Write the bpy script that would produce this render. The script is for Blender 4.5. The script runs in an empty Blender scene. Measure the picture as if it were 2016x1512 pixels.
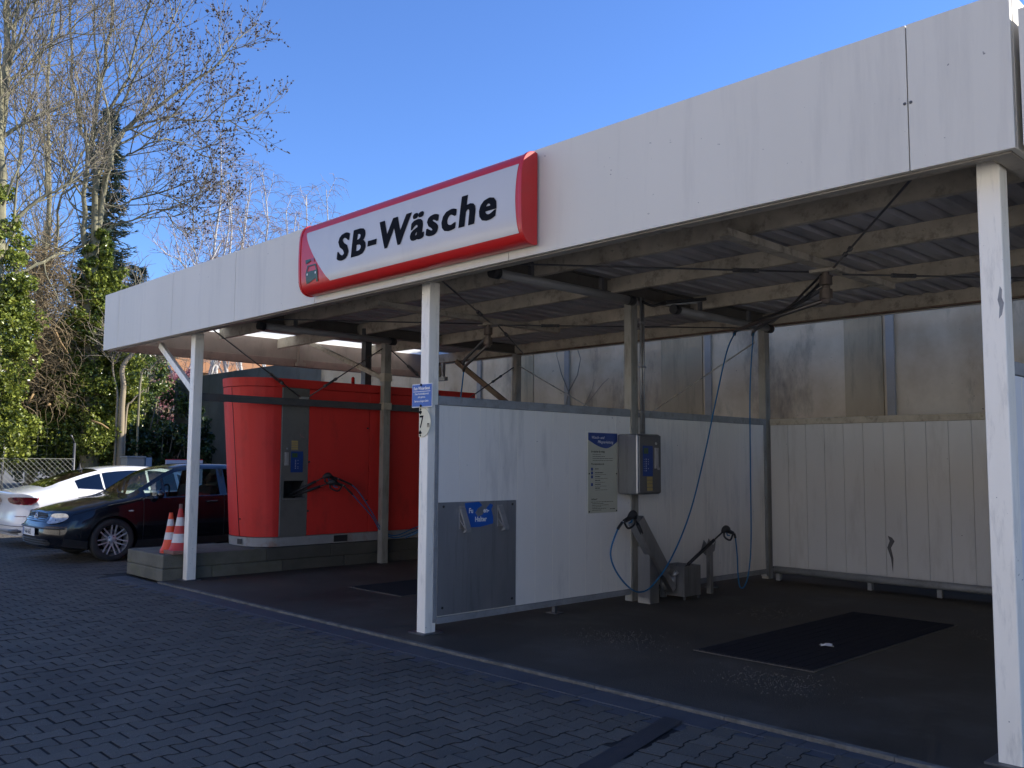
import bpy, bmesh, math, random
import numpy as np
from mathutils import Vector, Matrix
rnd = random.Random(7)
sc = bpy.context.scene
COL = sc.collection
R = math.radians

# ------------------------------------------------------------------ camera
CAMPOS = Vector((0, 0, 1.5))
YAW, PITCH, ROLL, FPX = -0.8016, 0.0857, 0.0068, 1784.1
_f0 = Vector((math.sin(YAW), math.cos(YAW), 0)); _r0 = Vector((math.cos(YAW), -math.sin(YAW), 0)); _u0 = Vector((0, 0, 1))
_f = _f0*math.cos(PITCH)+_u0*math.sin(PITCH); _u1 = _u0*math.cos(PITCH)-_f0*math.sin(PITCH)
_r = _r0*math.cos(ROLL)+_u1*math.sin(ROLL); _u = _u1*math.cos(ROLL)-_r0*math.sin(ROLL)
cam_d = bpy.data.cameras.new('camera'); cam = bpy.data.objects.new('camera', cam_d); COL.objects.link(cam)
m3 = Matrix((_r, _u, -_f)).transposed()
cam.matrix_world = Matrix.Translation(CAMPOS) @ m3.to_4x4()
cam_d.sensor_width = 36; cam_d.lens = 36*FPX/2016; cam_d.clip_end = 2000; cam_d.clip_start = 0.05
sc.camera = cam

def at(px, py, dist):
    """point seen at a photo pixel, at a horizontal distance in metres from the camera"""
    d = _f + _r*((px-1008)/FPX) - _u*((py-756)/FPX)
    return CAMPOS + d*(dist/math.hypot(d.x, d.y))

# ------------------------------------------------------------------ mesh builder
class MB:
    def __init__(s): s.v = []; s.f = []; s.m = []; s.sm = []
    def add(s, vs, fs, mi=0, smooth=False):
        o = len(s.v); s.v += [tuple(p) for p in vs]
        for f in fs: s.f.append(tuple(i+o for i in f)); s.m.append(mi); s.sm.append(smooth)
        return s
    def box(s, x0, x1, y0, y1, z0, z1, mi=0):
        if x0 > x1: x0, x1 = x1, x0
        if y0 > y1: y0, y1 = y1, y0
        if z0 > z1: z0, z1 = z1, z0
        v = [(x0,y0,z0),(x1,y0,z0),(x1,y1,z0),(x0,y1,z0),(x0,y0,z1),(x1,y0,z1),(x1,y1,z1),(x0,y1,z1)]
        return s.add(v, [(0,3,2,1),(4,5,6,7),(0,1,5,4),(1,2,6,5),(2,3,7,6),(3,0,4,7)], mi)
    def beam(s, p, q, w, h, up=(0,0,1), mi=0):
        p = Vector(p); q = Vector(q); d = (q-p).normalized(); up = Vector(up)
        a = d.cross(up)
        if a.length < 1e-4: a = d.cross(Vector((1,0,0)))
        a.normalize(); b = a.cross(d).normalized()
        v = []
        for c in (p, q):
            for i, j in ((-1,-1),(1,-1),(1,1),(-1,1)): v.append(c+a*(i*w/2)+b*(j*h/2))
        return s.add(v, [(0,1,2,3),(7,6,5,4),(0,4,5,1),(1,5,6,2),(2,6,7,3),(3,7,4,0)], mi)
    def tube(s, pts, r, n=8, mi=0, caps=True, smooth=True):
        pts = [Vector(p) for p in pts]
        if not hasattr(r, '__len__'): r = [r]*len(pts)
        t0 = (pts[1]-pts[0]).normalized()
        a = t0.cross(Vector((0,0,1)))
        if a.length < 1e-3: a = t0.cross(Vector((0,1,0)))
        a.normalize()
        vs = []; fs = []
        for i, p in enumerate(pts):
            t = (pts[min(i+1, len(pts)-1)]-pts[max(i-1, 0)])
            t = t.normalized() if t.length > 1e-9 else t0
            a = a - t*a.dot(t)
            a = a.normalized() if a.length > 1e-6 else t.orthogonal().normalized()
            b = t.cross(a)
            for k in range(n):
                g = 2*math.pi*k/n
                vs.append(p + (a*math.cos(g)+b*math.sin(g))*r[i])
        for i in range(len(pts)-1):
            for k in range(n):
                k2 = (k+1) % n
                fs.append((i*n+k, i*n+k2, (i+1)*n+k2, (i+1)*n+k))
        s.add(vs, fs, mi, smooth)
        if caps:
            o = len(s.v)-len(vs)
            s.f.append(tuple(o+k for k in reversed(range(n)))); s.m.append(mi); s.sm.append(False)
            s.f.append(tuple(o+(len(pts)-1)*n+k for k in range(n))); s.m.append(mi); s.sm.append(False)
        return s
    def lathe(s, prof, c=(0,0,0), axis='z', n=32, mi=0, smooth=True):
        vs = []; fs = []; c = Vector(c)
        for (r, h) in prof:
            for k in range(n):
                g = 2*math.pi*k/n
                a, b = r*math.cos(g), r*math.sin(g)
                p = {'z': (a, b, h), 'x': (h, a, b), 'y': (b, h, a)}[axis]
                vs.append(c+Vector(p))
        for i in range(len(prof)-1):
            for k in range(n):
                k2 = (k+1) % n
                fs.append((i*n+k, i*n+k2, (i+1)*n+k2, (i+1)*n+k))
        return s.add(vs, fs, mi, smooth)
    def prism(s, poly, ext, mi=0, smooth=False):
        """poly: list of 3-D points of a flat outline; ext: extrusion vector"""
        poly = [Vector(p) for p in poly]; e = Vector(ext); n = len(poly)
        s.add(poly+[p+e for p in poly], [(k, (k+1) % n, n+(k+1) % n, n+k) for k in range(n)], mi, smooth)
        o = len(s.v)-2*n
        s.f.append(tuple(o+k for k in reversed(range(n)))); s.m.append(mi); s.sm.append(False)
        s.f.append(tuple(o+n+k for k in range(n))); s.m.append(mi); s.sm.append(False)
        return s
    def grid(s, fn, nu, nv, mi=0, smooth=True):
        vs = [fn(i/nu, j/nv) for j in range(nv+1) for i in range(nu+1)]
        fs = [(j*(nu+1)+i, j*(nu+1)+i+1, (j+1)*(nu+1)+i+1, (j+1)*(nu+1)+i) for j in range(nv) for i in range(nu)]
        return s.add(vs, fs, mi, smooth)
    def ball(s, c, r, n=8, mi=0):
        c = Vector(c)
        rr = r if hasattr(r, '__len__') else (r, r, r)
        prof = [(max(math.sin(math.pi*i/n), 1e-4), -math.cos(math.pi*i/n)) for i in range(n+1)]
        vs = []; fs = []
        m = n*2
        for (a, h) in prof:
            for k in range(m):
                g = 2*math.pi*k/m
                vs.append((c.x+rr[0]*a*math.cos(g), c.y+rr[1]*a*math.sin(g), c.z+rr[2]*h))
        for i in range(n):
            for k in range(m): fs.append((i*m+k, i*m+(k+1) % m, (i+1)*m+(k+1) % m, (i+1)*m+k))
        return s.add(vs, fs, mi, True)

WLOC = {}
def _mesh(name, mb, off=(0,0,0)):
    me = bpy.data.meshes.new(name)
    v = np.array(mb.v, dtype=np.float32).reshape(-1, 3) - np.array(off, dtype=np.float32)
    nl = sum(len(f) for f in mb.f)
    me.vertices.add(len(v)); me.vertices.foreach_set('co', v.ravel())
    me.loops.add(nl); me.loops.foreach_set('vertex_index', np.fromiter((i for f in mb.f for i in f), dtype=np.int32, count=nl))
    me.polygons.add(len(mb.f))
    ls = np.fromiter((len(f) for f in mb.f), dtype=np.int32, count=len(mb.f))
    st = np.zeros(len(mb.f), dtype=np.int32); st[1:] = np.cumsum(ls)[:-1]
    me.polygons.foreach_set('loop_start', st)
    me.polygons.foreach_set('material_index', np.array(mb.m, dtype=np.int32))
    me.polygons.foreach_set('use_smooth', np.array(mb.sm, dtype=bool))
    me.update(calc_edges=True); me.validate()
    return me
def build(name, mb, mats, parent=None, base=None, bevel=0, label=None, cat=None, group=None, kind=None):
    """one mesh object from world-space geometry; parented keeps its world place"""
    if not isinstance(mats, (list, tuple)): mats = [mats]
    off = Vector((0,0,0))
    if parent is None and base is not None: off = Vector(base)
    me = _mesh(name, mb, off)
    for m in mats: me.materials.append(m)
    o = bpy.data.objects.new(name, me); COL.objects.link(o)
    if parent is not None:
        o.parent = parent; o.location = -WLOC[parent.name]; WLOC[o.name] = Vector((0,0,0))
    else:
        o.location = off; WLOC[o.name] = off.copy()
    if bevel:
        b = o.modifiers.new('bevel', 'BEVEL'); b.width = bevel; b.segments = 2; b.limit_method = 'ANGLE'; b.angle_limit = R(40)
    tag(o, label, cat, group, kind)
    return o
def tag(o, label=None, cat=None, group=None, kind=None):
    if label: o['label'] = label
    if cat: o['category'] = cat
    if group: o['group'] = group
    if kind: o['kind'] = kind
    return o
def thing(name, loc, label, cat, group=None):
    o = bpy.data.objects.new(name, None); COL.objects.link(o); o.location = loc; o.empty_display_size = 0.2
    WLOC[o.name] = Vector(loc)
    return tag(o, label, cat, group)
def sub(name, mb, mats, parent, **k):          # sub-part: parent's frame is already the world frame
    return build(name, mb, mats, parent, **k)
def kids(o): return [c for c in bpy.data.objects if c.parent is o]
def copy_tree(o, parent=None, loc=None, rot=None, label=None, group=None):
    c = o.copy(); COL.objects.link(c); c.parent = parent
    if loc is not None: c.location = loc
    if rot is not None: c.rotation_euler = rot
    if label: c['label'] = label
    if group: c['group'] = group
    for ch in kids(o): copy_tree(ch, c)
    return c

# ------------------------------------------------------------------ materials
def mat(name, col, rough=0.6, metal=0.0, col2=None, nscale=3.0, namt=0.5, stretch=(1,1,1), bump=0.0, bscale=40.0,
        dirt=None, dscale=1.5, damt=0.5, dstretch=(1,1,1), spec=0.5, speck=None, coat=0.0, rough2=None, spscale=60, spthr=0.70):
    m = bpy.data.materials.new(name); m.use_nodes = True; nt = m.node_tree; N = nt.nodes; L = nt.links
    b = N['Principled BSDF']; b.inputs['Roughness'].default_value = rough; b.inputs['Metallic'].default_value = metal
    b.inputs['Specular IOR Level'].default_value = spec; b.inputs['Coat Weight'].default_value = coat
    b.inputs['Coat Roughness'].default_value = 0.03
    c1 = (*col, 1); b.inputs['Base Color'].default_value = c1
    geo = N.new('ShaderNodeNewGeometry')
    def noise(scale, st, detail=6, rg=0.6):
        mp = N.new('ShaderNodeMapping'); mp.inputs['Scale'].default_value = st; L.new(geo.outputs['Position'], mp.inputs['Vector'])
        n = N.new('ShaderNodeTexNoise'); n.inputs['Scale'].default_value = scale; n.inputs['Detail'].default_value = detail
        n.inputs['Roughness'].default_value = rg; L.new(mp.outputs[0], n.inputs['Vector']); return n
    def ramp(src, a, bb):
        r = N.new('ShaderNodeMapRange'); r.inputs['From Min'].default_value = a; r.inputs['From Max'].default_value = bb
        L.new(src, r.inputs['Value']); return r.outputs['Result']
    def mix(fac, a, bcol):
        x = N.new('ShaderNodeMix'); x.data_type = 'RGBA'
        L.new(fac, x.inputs['Factor'])
        if isinstance(a, tuple): x.inputs['A'].default_value = a
        else: L.new(a, x.inputs['A'])
        x.inputs['B'].default_value = bcol; return x.outputs['Result']
    def scl(src, k):
        x = N.new('ShaderNodeMath'); x.operation = 'MULTIPLY'; L.new(src, x.inputs[0]); x.inputs[1].default_value = k; return x.outputs[0]
    cur = c1
    if col2 is not None:
        n = noise(nscale, stretch); cur = mix(scl(ramp(n.outputs['Fac'], 0.35, 0.65), namt), cur, (*col2, 1))
        if rough2 is not None:
            rr = N.new('ShaderNodeMapRange'); rr.inputs['From Min'].default_value = .35; rr.inputs['From Max'].default_value = .65
            rr.inputs['To Min'].default_value = rough; rr.inputs['To Max'].default_value = rough2
            L.new(n.outputs['Fac'], rr.inputs['Value']); L.new(rr.outputs[0], b.inputs['Roughness'])
    if dirt is not None:
        n = noise(dscale, dstretch, 8, 0.7); cur = mix(scl(ramp(n.outputs['Fac'], 0.52, 0.75), damt), cur, (*dirt, 1))
    if speck is not None:
        n = noise(spscale, (1,1,1), 2, 0.5); cur = mix(ramp(n.outputs['Fac'], spthr, spthr+.04), cur, (*speck, 1))
    if not isinstance(cur, tuple): L.new(cur, b.inputs['Base Color'])
    if bump:
        n = noise(bscale, (1,1,1), 4, 0.6); bp = N.new('ShaderNodeBump'); bp.inputs['Strength'].default_value = bump
        bp.inputs['Distance'].default_value = 0.01; L.new(n.outputs['Fac'], bp.inputs['Height']); L.new(bp.outputs[0], b.inputs['Normal'])
    return m
def glass(name, tint=(0.8,0.9,0.85), alpha=0.35, rough=0.02):
    m = bpy.data.materials.new(name); m.use_nodes = True; N = m.node_tree.nodes; L = m.node_tree.links
    for n in list(N): N.remove(n)
    out = N.new('ShaderNodeOutputMaterial'); t = N.new('ShaderNodeBsdfTransparent'); t.inputs[0].default_value = (*tint, 1)
    g = N.new('ShaderNodeBsdfGlossy'); g.inputs['Roughness'].default_value = rough; g.inputs[0].default_value = (1,1,1,1)
    fr = N.new('ShaderNodeFresnel'); fr.inputs[0].default_value = 1.5
    ad = N.new('ShaderNodeMath'); ad.operation = 'ADD'; ad.inputs[1].default_value = alpha*0.1; L.new(fr.outputs[0], ad.inputs[0])
    mx = N.new('ShaderNodeMixShader'); L.new(ad.outputs[0], mx.inputs[0]); L.new(t.outputs[0], mx.inputs[1]); L.new(g.outputs[0], mx.inputs[2])
    L.new(mx.outputs[0], out.inputs[0]); return m
def leafmat(name, c1, c2, c3, scale=9.0, trans=0.25, rough=0.35, spec=0.5):
    m = bpy.data.materials.new(name); m.use_nodes = True; N = m.node_tree.nodes; L = m.node_tree.links
    b = N['Principled BSDF']; b.inputs['Roughness'].default_value = rough; b.inputs['Specular IOR Level'].default_value = spec
    geo = N.new('ShaderNodeNewGeometry'); n = N.new('ShaderNodeTexNoise'); n.inputs['Scale'].default_value = scale; n.inputs['Detail'].default_value = 1
    L.new(geo.outputs['Position'], n.inputs['Vector'])
    r = N.new('ShaderNodeValToRGB'); e = r.color_ramp.elements
    e[0].position = .36; e[0].color = (*c1, 1); e[1].position = .64; e[1].color = (*c3, 1)
    k = e.new(.5); k.color = (*c2, 1)
    L.new(n.outputs['Fac'], r.inputs[0]); L.new(r.outputs[0], b.inputs['Base Color'])
    tr = N.new('ShaderNodeBsdfTranslucent'); L.new(r.outputs[0], tr.inputs[0])
    mx = N.new('ShaderNodeMixShader'); mx.inputs[0].default_value = trans
    L.new(b.outputs[0], mx.inputs[1]); L.new(tr.outputs[0], mx.inputs[2]); L.new(mx.outputs[0], N['Material Output'].inputs[0])
    return m

M = {}
M['fascia'] = mat('white_panel', (.665,.63,.545), .5, col2=(.60,.57,.49), nscale=.8, namt=.6, stretch=(1,1,.3), dirt=(.42,.40,.36), dscale=2.4, damt=.38, dstretch=(2.5,2.5,.22), speck=(.22,.21,.2), spscale=28, spthr=.76, bump=.25, bscale=2.2)
M['whitepaint'] = mat('white_paint', (.90,.86,.76), .42, col2=(.82,.78,.68), nscale=4, namt=.5, stretch=(2,2,.4), dirt=(.30,.29,.27), dscale=6, damt=.5, dstretch=(3,3,.5), speck=(.16,.15,.14), spscale=34, spthr=.735)
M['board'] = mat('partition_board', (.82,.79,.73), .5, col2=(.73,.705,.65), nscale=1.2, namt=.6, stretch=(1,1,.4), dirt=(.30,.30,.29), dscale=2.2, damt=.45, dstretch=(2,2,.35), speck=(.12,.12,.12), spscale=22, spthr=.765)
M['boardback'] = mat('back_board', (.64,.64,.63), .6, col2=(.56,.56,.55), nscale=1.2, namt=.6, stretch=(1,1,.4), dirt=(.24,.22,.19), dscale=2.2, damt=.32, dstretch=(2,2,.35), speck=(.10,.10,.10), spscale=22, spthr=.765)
M['frame'] = mat('grimy_frame_paint', (.52,.465,.37), .7, col2=(.37,.325,.255), nscale=5, namt=.9, dirt=(.07,.055,.04), dscale=7, damt=.85, bump=.2, bscale=60)
M['railgrey'] = mat('grey_rail', (.30,.31,.32), .5, col2=(.22,.23,.235), nscale=6, namt=.8, dirt=(.10,.09,.08), dscale=8, damt=.6)
M['rust'] = mat('rusty_flange', (.13,.055,.03), .8, col2=(.25,.20,.15), nscale=5, namt=.8, dirt=(.05,.03,.02), dscale=6, damt=.7)
M['roof'] = mat('corrugated_steel', (.47,.455,.46), .55, .1, col2=(.36,.35,.36), nscale=1.5, namt=.7, dirt=(.07,.06,.06), dscale=2, damt=.5, dstretch=(3,.4,1))
M['soffit'] = mat('soffit', (.38,.35,.30), .6, col2=(.28,.25,.21), nscale=3, namt=.8, dirt=(.10,.08,.06), dscale=5, damt=.6)
M['inner'] = mat('fascia_inside', (.26,.21,.18), .6, col2=(.21,.17,.145), nscale=2, namt=.8, dirt=(.12,.09,.07), dscale=4, damt=.6, dstretch=(1,1,.3))
M['darksteel'] = mat('dark_steel', (.075,.078,.085), .45, .3, col2=(.12,.12,.125), nscale=6, namt=.6, dirt=(.14,.09,.06), dscale=9, damt=.4)
M['steel'] = mat('stainless_steel', (.36,.36,.365), .38, .85, col2=(.24,.24,.245), nscale=4, namt=.7, stretch=(1,1,.25), rough2=.5, bump=.05, bscale=30, dirt=(.14,.13,.12), dscale=5, damt=.6, dstretch=(3,3,.3))
M['plate'] = mat('stained_steel_plate', (.31,.315,.33), .5, .6, col2=(.21,.22,.235), nscale=2.2, namt=.8, stretch=(1,1,.35), dirt=(.13,.13,.14), dscale=4, damt=.7, dstretch=(4,4,.25), bump=.05, bscale=25)
M['galv'] = mat('galvanised_steel', (.42,.42,.42), .45, .6, col2=(.30,.30,.30), nscale=9, namt=.7, dirt=(.18,.13,.09), dscale=6, damt=.5)
M['black'] = mat('black_plastic', (.016,.016,.018), .6, col2=(.03,.03,.032), nscale=8)
M['rubber'] = mat('tyre_rubber', (.022,.022,.024), .8, col2=(.035,.034,.032), nscale=14)
M['hose'] = mat('blue_hose', (.006,.13,.30), .45, col2=(.006,.09,.20), nscale=9)
M['red'] = mat('red_paint', (.66,.040,.032), .5, col2=(.56,.033,.028), nscale=1.3, namt=.7, stretch=(1,1,.4), dirt=(.22,.03,.025), dscale=3, damt=.45, dstretch=(1,1,.5), spec=.25)
M['signred'] = mat('sign_red', (.56,.018,.016), .28, col2=(.48,.016,.015), nscale=2, spec=.55)
M['signwhite'] = mat('sign_face', (.55,.53,.505), .22, col2=(.50,.485,.465), nscale=1.1, dirt=(.36,.35,.34), dscale=2.5, damt=.25, dstretch=(1,1,.4), spec=.6)
M['ink'] = mat('black_ink', (.006,.007,.010), .8, spec=.12)
M['green'] = mat('green_ink', (.008,.055,.035), .4)
M['blue'] = mat('blue_board', (.008,.10,.42), .4, col2=(.008,.08,.34), nscale=7)
M['bluedark'] = mat('blue_panel', (.006,.045,.22), .4, col2=(.006,.035,.17), nscale=7)
M['white'] = mat('white_ink', (.78,.78,.76), .5)
M['cream'] = mat('cream_board', (.50,.49,.38), .5, col2=(.44,.43,.33), nscale=5)
M['creamsign'] = mat('cream_sign', (.74,.69,.50), .5, col2=(.62,.57,.40), nscale=9)
M['yellow'] = mat('yellowed_sticker', (.42,.31,.11), .55, col2=(.33,.25,.10), nscale=20)
M['lcd'] = mat('lcd', (.035,.085,.03), .3)
M['concrete'] = mat('dark_concrete_floor', (.088,.074,.057), .85, col2=(.038,.032,.026), nscale=.75, namt=1, dirt=(.13,.118,.10), dscale=1.1, damt=.6, bump=.5, bscale=90, speck=(.16,.15,.14), spscale=110, spthr=.76, spec=.3, rough2=.6)
M['kerb'] = mat('kerb_edge', (.16,.15,.13), .85, col2=(.07,.068,.058), nscale=12, namt=.9, dirt=(.06,.06,.055), dscale=20, damt=.8, bump=.6, bscale=80)
M['border'] = mat('smooth_border_slab', (.070,.073,.082), .7, col2=(.052,.055,.063), nscale=3, namt=.8, dirt=(.035,.036,.042), dscale=4, damt=.6, bump=.25, bscale=120)
M['tar'] = mat('tar_strip', (.026,.026,.029), .65, col2=(.040,.042,.048), nscale=4, bump=.3, bscale=120)
M['joint'] = mat('joint_sand', (.010,.010,.011), .95, col2=(.020,.019,.018), nscale=14, bump=.5, bscale=150)
M['asphalt'] = mat('asphalt_ground', (.15,.14,.115), .9, col2=(.10,.095,.08), nscale=.6, namt=.8, bump=.4, bscale=60, dirt=(.20,.18,.13), dscale=.8, damt=.6)
M['mossy'] = mat('mossy_concrete', (.16,.15,.115), .9, col2=(.10,.095,.068), nscale=3, namt=.9, dirt=(.12,.125,.05), dscale=4, damt=.8, bump=.8, bscale=50)
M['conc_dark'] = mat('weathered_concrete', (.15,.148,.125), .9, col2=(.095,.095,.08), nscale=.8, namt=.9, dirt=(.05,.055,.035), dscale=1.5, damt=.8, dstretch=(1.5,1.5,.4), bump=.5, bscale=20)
M['conc_wall'] = mat('stained_wall', (.68,.56,.37), .9, col2=(.42,.31,.18), nscale=.9, namt=.9, stretch=(1,1,.8), dirt=(.06,.055,.05), dscale=1.25, damt=.95, dstretch=(1.2,1,.42), bump=.3, bscale=15, speck=(.12,.11,.10), spscale=16, spthr=.72)
M['conc_brown'] = mat('brown_stained_wall', (.46,.36,.21), .85, col2=(.34,.26,.15), nscale=1.2, namt=.9, stretch=(1,1,.4), dirt=(.12,.12,.07), dscale=2.5, damt=.7, dstretch=(2,1,.3), bump=.3, bscale=15)
M['bluepost'] = mat('pale_steel_post', (.36,.33,.27), .8, col2=(.25,.225,.18), nscale=2, namt=.6)
M['grate'] = mat('grate_steel', (.010,.011,.015), .8, 0, col2=(.016,.016,.02), nscale=20, spec=.2)
M['pit_shade'] = mat('pit_shade_sheet', (.008,.008,.009), .95)
M['paper'] = mat('paper', (.6,.6,.6), .8)
M['tubeglass'] = mat('tube_plastic', (.27,.27,.265), .3, col2=(.19,.19,.185), nscale=5, spec=.6)
M['lampglass'] = mat('lamp_glass', (.38,.39,.38), .15, col2=(.25,.25,.24), nscale=9, spec=.8)
M['bark'] = mat('grey_green_bark', (.29,.265,.16), .9, col2=(.13,.12,.075), nscale=6, namt=.9, stretch=(1,1,.3), bump=.5, bscale=25)
M['twig'] = mat('twig_bark', (.28,.24,.175), .85, col2=(.15,.125,.095), nscale=3, namt=.8)
M['bud'] = mat('dark_buds', (.030,.018,.014), .8)
M['birch'] = mat('birch_bark', (.58,.55,.50), .8, col2=(.40,.36,.32), nscale=4, namt=.7, dirt=(.08,.07,.06), dscale=9, damt=.9, dstretch=(1,1,2.5))
M['birchtwig'] = mat('birch_twigs', (.30,.22,.185), .85, col2=(.20,.14,.12), nscale=2)
M['brown'] = mat('dry_brush', (.30,.225,.12), .9, col2=(.16,.12,.07), nscale=4, namt=.9)
M['peeled'] = mat('ochre_branch', (.36,.23,.10), .8, col2=(.25,.17,.09), nscale=8)
M['ivy'] = leafmat('ivy_leaves', (.045,.066,.014), (.16,.20,.028), (.42,.46,.09), 8.0, trans=.33, rough=.3)
M['ivydark'] = leafmat('ivy_shade_tone', (.012,.024,.008), (.024,.046,.012), (.045,.08,.02), 5.0)  # dark copy of the ivy greens, shade put into the colour
M['bushgreen'] = leafmat('bush_leaves', (.035,.06,.02), (.09,.13,.03), (.22,.27,.06), 6.0)
M['spruce'] = leafmat('spruce_needles', (.018,.036,.028), (.045,.078,.055), (.09,.13,.085), 5.0, .05, .6)
M['pink'] = leafmat('pink_blossom', (.30,.12,.14), (.45,.19,.22), (.60,.33,.34), 5.0, .3, .7)
M['tile'] = mat('roof_tiles', (.34,.16,.065), .8, col2=(.24,.11,.05), nscale=2)
M['brick'] = mat('brick_red', (.19,.055,.03), .85, col2=(.12,.04,.025), nscale=3)
M['housewall'] = mat('house_wall', (.42,.30,.17), .9, col2=(.34,.23,.13), nscale=1)
M['cabinet'] = mat('grey_cabinet', (.27,.28,.26), .6, col2=(.22,.23,.215), nscale=3)
M['pinkwhite'] = mat('board_white', (.55,.56,.60), .6)
M['orange'] = mat('cone_orange', (.80,.075,.012), .5, col2=(.66,.06,.015), nscale=6)
M['conered'] = mat('cone_red', (.50,.030,.025), .55, col2=(.38,.04,.035), nscale=5, dirt=(.16,.08,.07), dscale=8, damt=.6)
M['conewhite'] = mat('cone_white', (.62,.60,.57), .5, col2=(.50,.48,.45), nscale=8, dirt=(.25,.22,.20), dscale=9, damt=.5)
M['conebase'] = mat('cone_base', (.22,.11,.08), .8, col2=(.15,.09,.07), nscale=8)
M['carblack'] = mat('black_car_paint', (.0035,.0045,.008), .2, spec=.3, coat=.65)
M['carwhite'] = mat('white_car_paint', (.80,.80,.80), .25, spec=.5, coat=1.0)
M['chrome'] = mat('chrome', (.75,.75,.76), .12, 1.0)
M['alloy'] = mat('alloy_rim', (.55,.55,.56), .35, .55)
M['tail'] = mat('tail_lamp', (.16,.004,.006), .1, spec=.8, coat=1.0)
M['tailbright'] = mat('tail_lamp_edge', (.55,.01,.02), .1, spec=.8, coat=1.0)
M['headlens'] = mat('headlamp_lens', (.50,.50,.49), .08, .2, col2=(.20,.20,.20), nscale=18, namt=.8, spec=.9, coat=1.0)
M['plasticgrey'] = mat('grey_bumper', (.25,.255,.27), .5)
M['interior'] = mat('car_interior', (.03,.03,.032), .8, col2=(.045,.045,.045), nscale=10)
M['glass'] = glass('car_glass', (.72,.82,.76), .5)
M['darkglass'] = glass('dark_car_glass', (.05,.055,.07), .7)
M['wire'] = mat('fence_wire', (.26,.27,.24), .5, .5, col2=(.22,.22,.20), nscale=5)
M['translucent'] = leafmat('translucent_sheet', (.92,.92,.90), (.95,.95,.93), (.96,.96,.94), 2.0, .95, .3)
M['redlamp'] = mat('red_beacon', (.62,.02,.015), .2, spec=.7)

def text_mb(s, size, origin, right, up, bold=0.0, shear=0.0, align='LEFT', depth=0.0, squash=1.0, spacing=1.0):
    cu = bpy.data.curves.new('t', 'FONT'); cu.body = s; cu.size = size; cu.offset = bold; cu.shear = shear; cu.align_x = align
    cu.space_character = spacing; cu.resolution_u = 3; cu.extrude = 0
    o = bpy.data.objects.new('t', cu); COL.objects.link(o)
    dg = bpy.context.evaluated_depsgraph_get(); me = bpy.data.meshes.new_from_object(o.evaluated_get(dg))
    mb = MB(); O = Vector(origin); Rr = Vector(right); U = Vector(up)
    mb.add([O+Rr*(v.co.x*squash)+U*v.co.y for v in me.vertices], [tuple(p.vertices) for p in me.polygons])
    bpy.data.objects.remove(o); bpy.data.curves.remove(cu); bpy.data.meshes.remove(me)
    return mb
def join(*mbs):
    r = MB()
    for m in mbs:
        o = len(r.v); r.v += m.v; r.f += [tuple(i+o for i in f) for f in m.f]; r.m += m.m; r.sm += m.sm
    return r
# ------------------------------------------------------------------ light
SUN = Vector((.95, 1.33, 1.0)).normalized()
w = bpy.data.worlds.new('World'); sc.world = w; w.use_nodes = True
sky = w.node_tree.nodes.new('ShaderNodeTexSky'); sky.sky_type = 'NISHITA'; sky.sun_disc = False
sky.sun_elevation = math.asin(SUN.z); sky.sun_rotation = math.atan2(SUN.x, SUN.y)
sky.altitude = 100; sky.air_density = 1.0; sky.dust_density = 0.0; sky.ozone_density = 2.5
bg = w.node_tree.nodes['Background']; bg.inputs['Strength'].default_value = 0.105
tn = w.node_tree.nodes.new('ShaderNodeMix'); tn.data_type = 'RGBA'; tn.blend_type = 'MULTIPLY'; tn.inputs['Factor'].default_value = 1; tn.inputs['B'].default_value = (.70, .93, 1.38, 1)
w.node_tree.links.new(sky.outputs[0], tn.inputs['A']); w.node_tree.links.new(tn.outputs['Result'], bg.inputs['Color'])
sl = bpy.data.lights.new('sun', 'SUN'); sl.energy = 5.0; sl.angle = R(.53); sl.color = (1, .94, .84)
so = bpy.data.objects.new('sun', sl); COL.objects.link(so); so.location = (10, 14, 20); so.rotation_euler = SUN.to_track_quat('Z', 'Y').to_euler()
vs = sc.view_settings; vs.view_transform = 'Standard'; vs.look = 'None'; vs.gamma = 1; vs.exposure = 0.0

# ------------------------------------------------------------------ ground
g = MB(); g.add([(-300,-300,-.045),(300,-300,-.045),(300,300,-.045),(-300,300,-.045)], [(0,1,2,3)])
build('ground', g, M['asphalt'], kind='structure')
g = MB(); g.add([(-21.4,-4,-.006),(4,-4,-.006),(4,4.70,-.006),(-11.1,4.70,-.006),(-12.2,4.78,-.006),(-12.2,14,-.006),(-21.4,14,-.006)], [(0,1,2,3,4,5,6)])
build('paving_joints', g, M['joint'], kind='structure')

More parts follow.
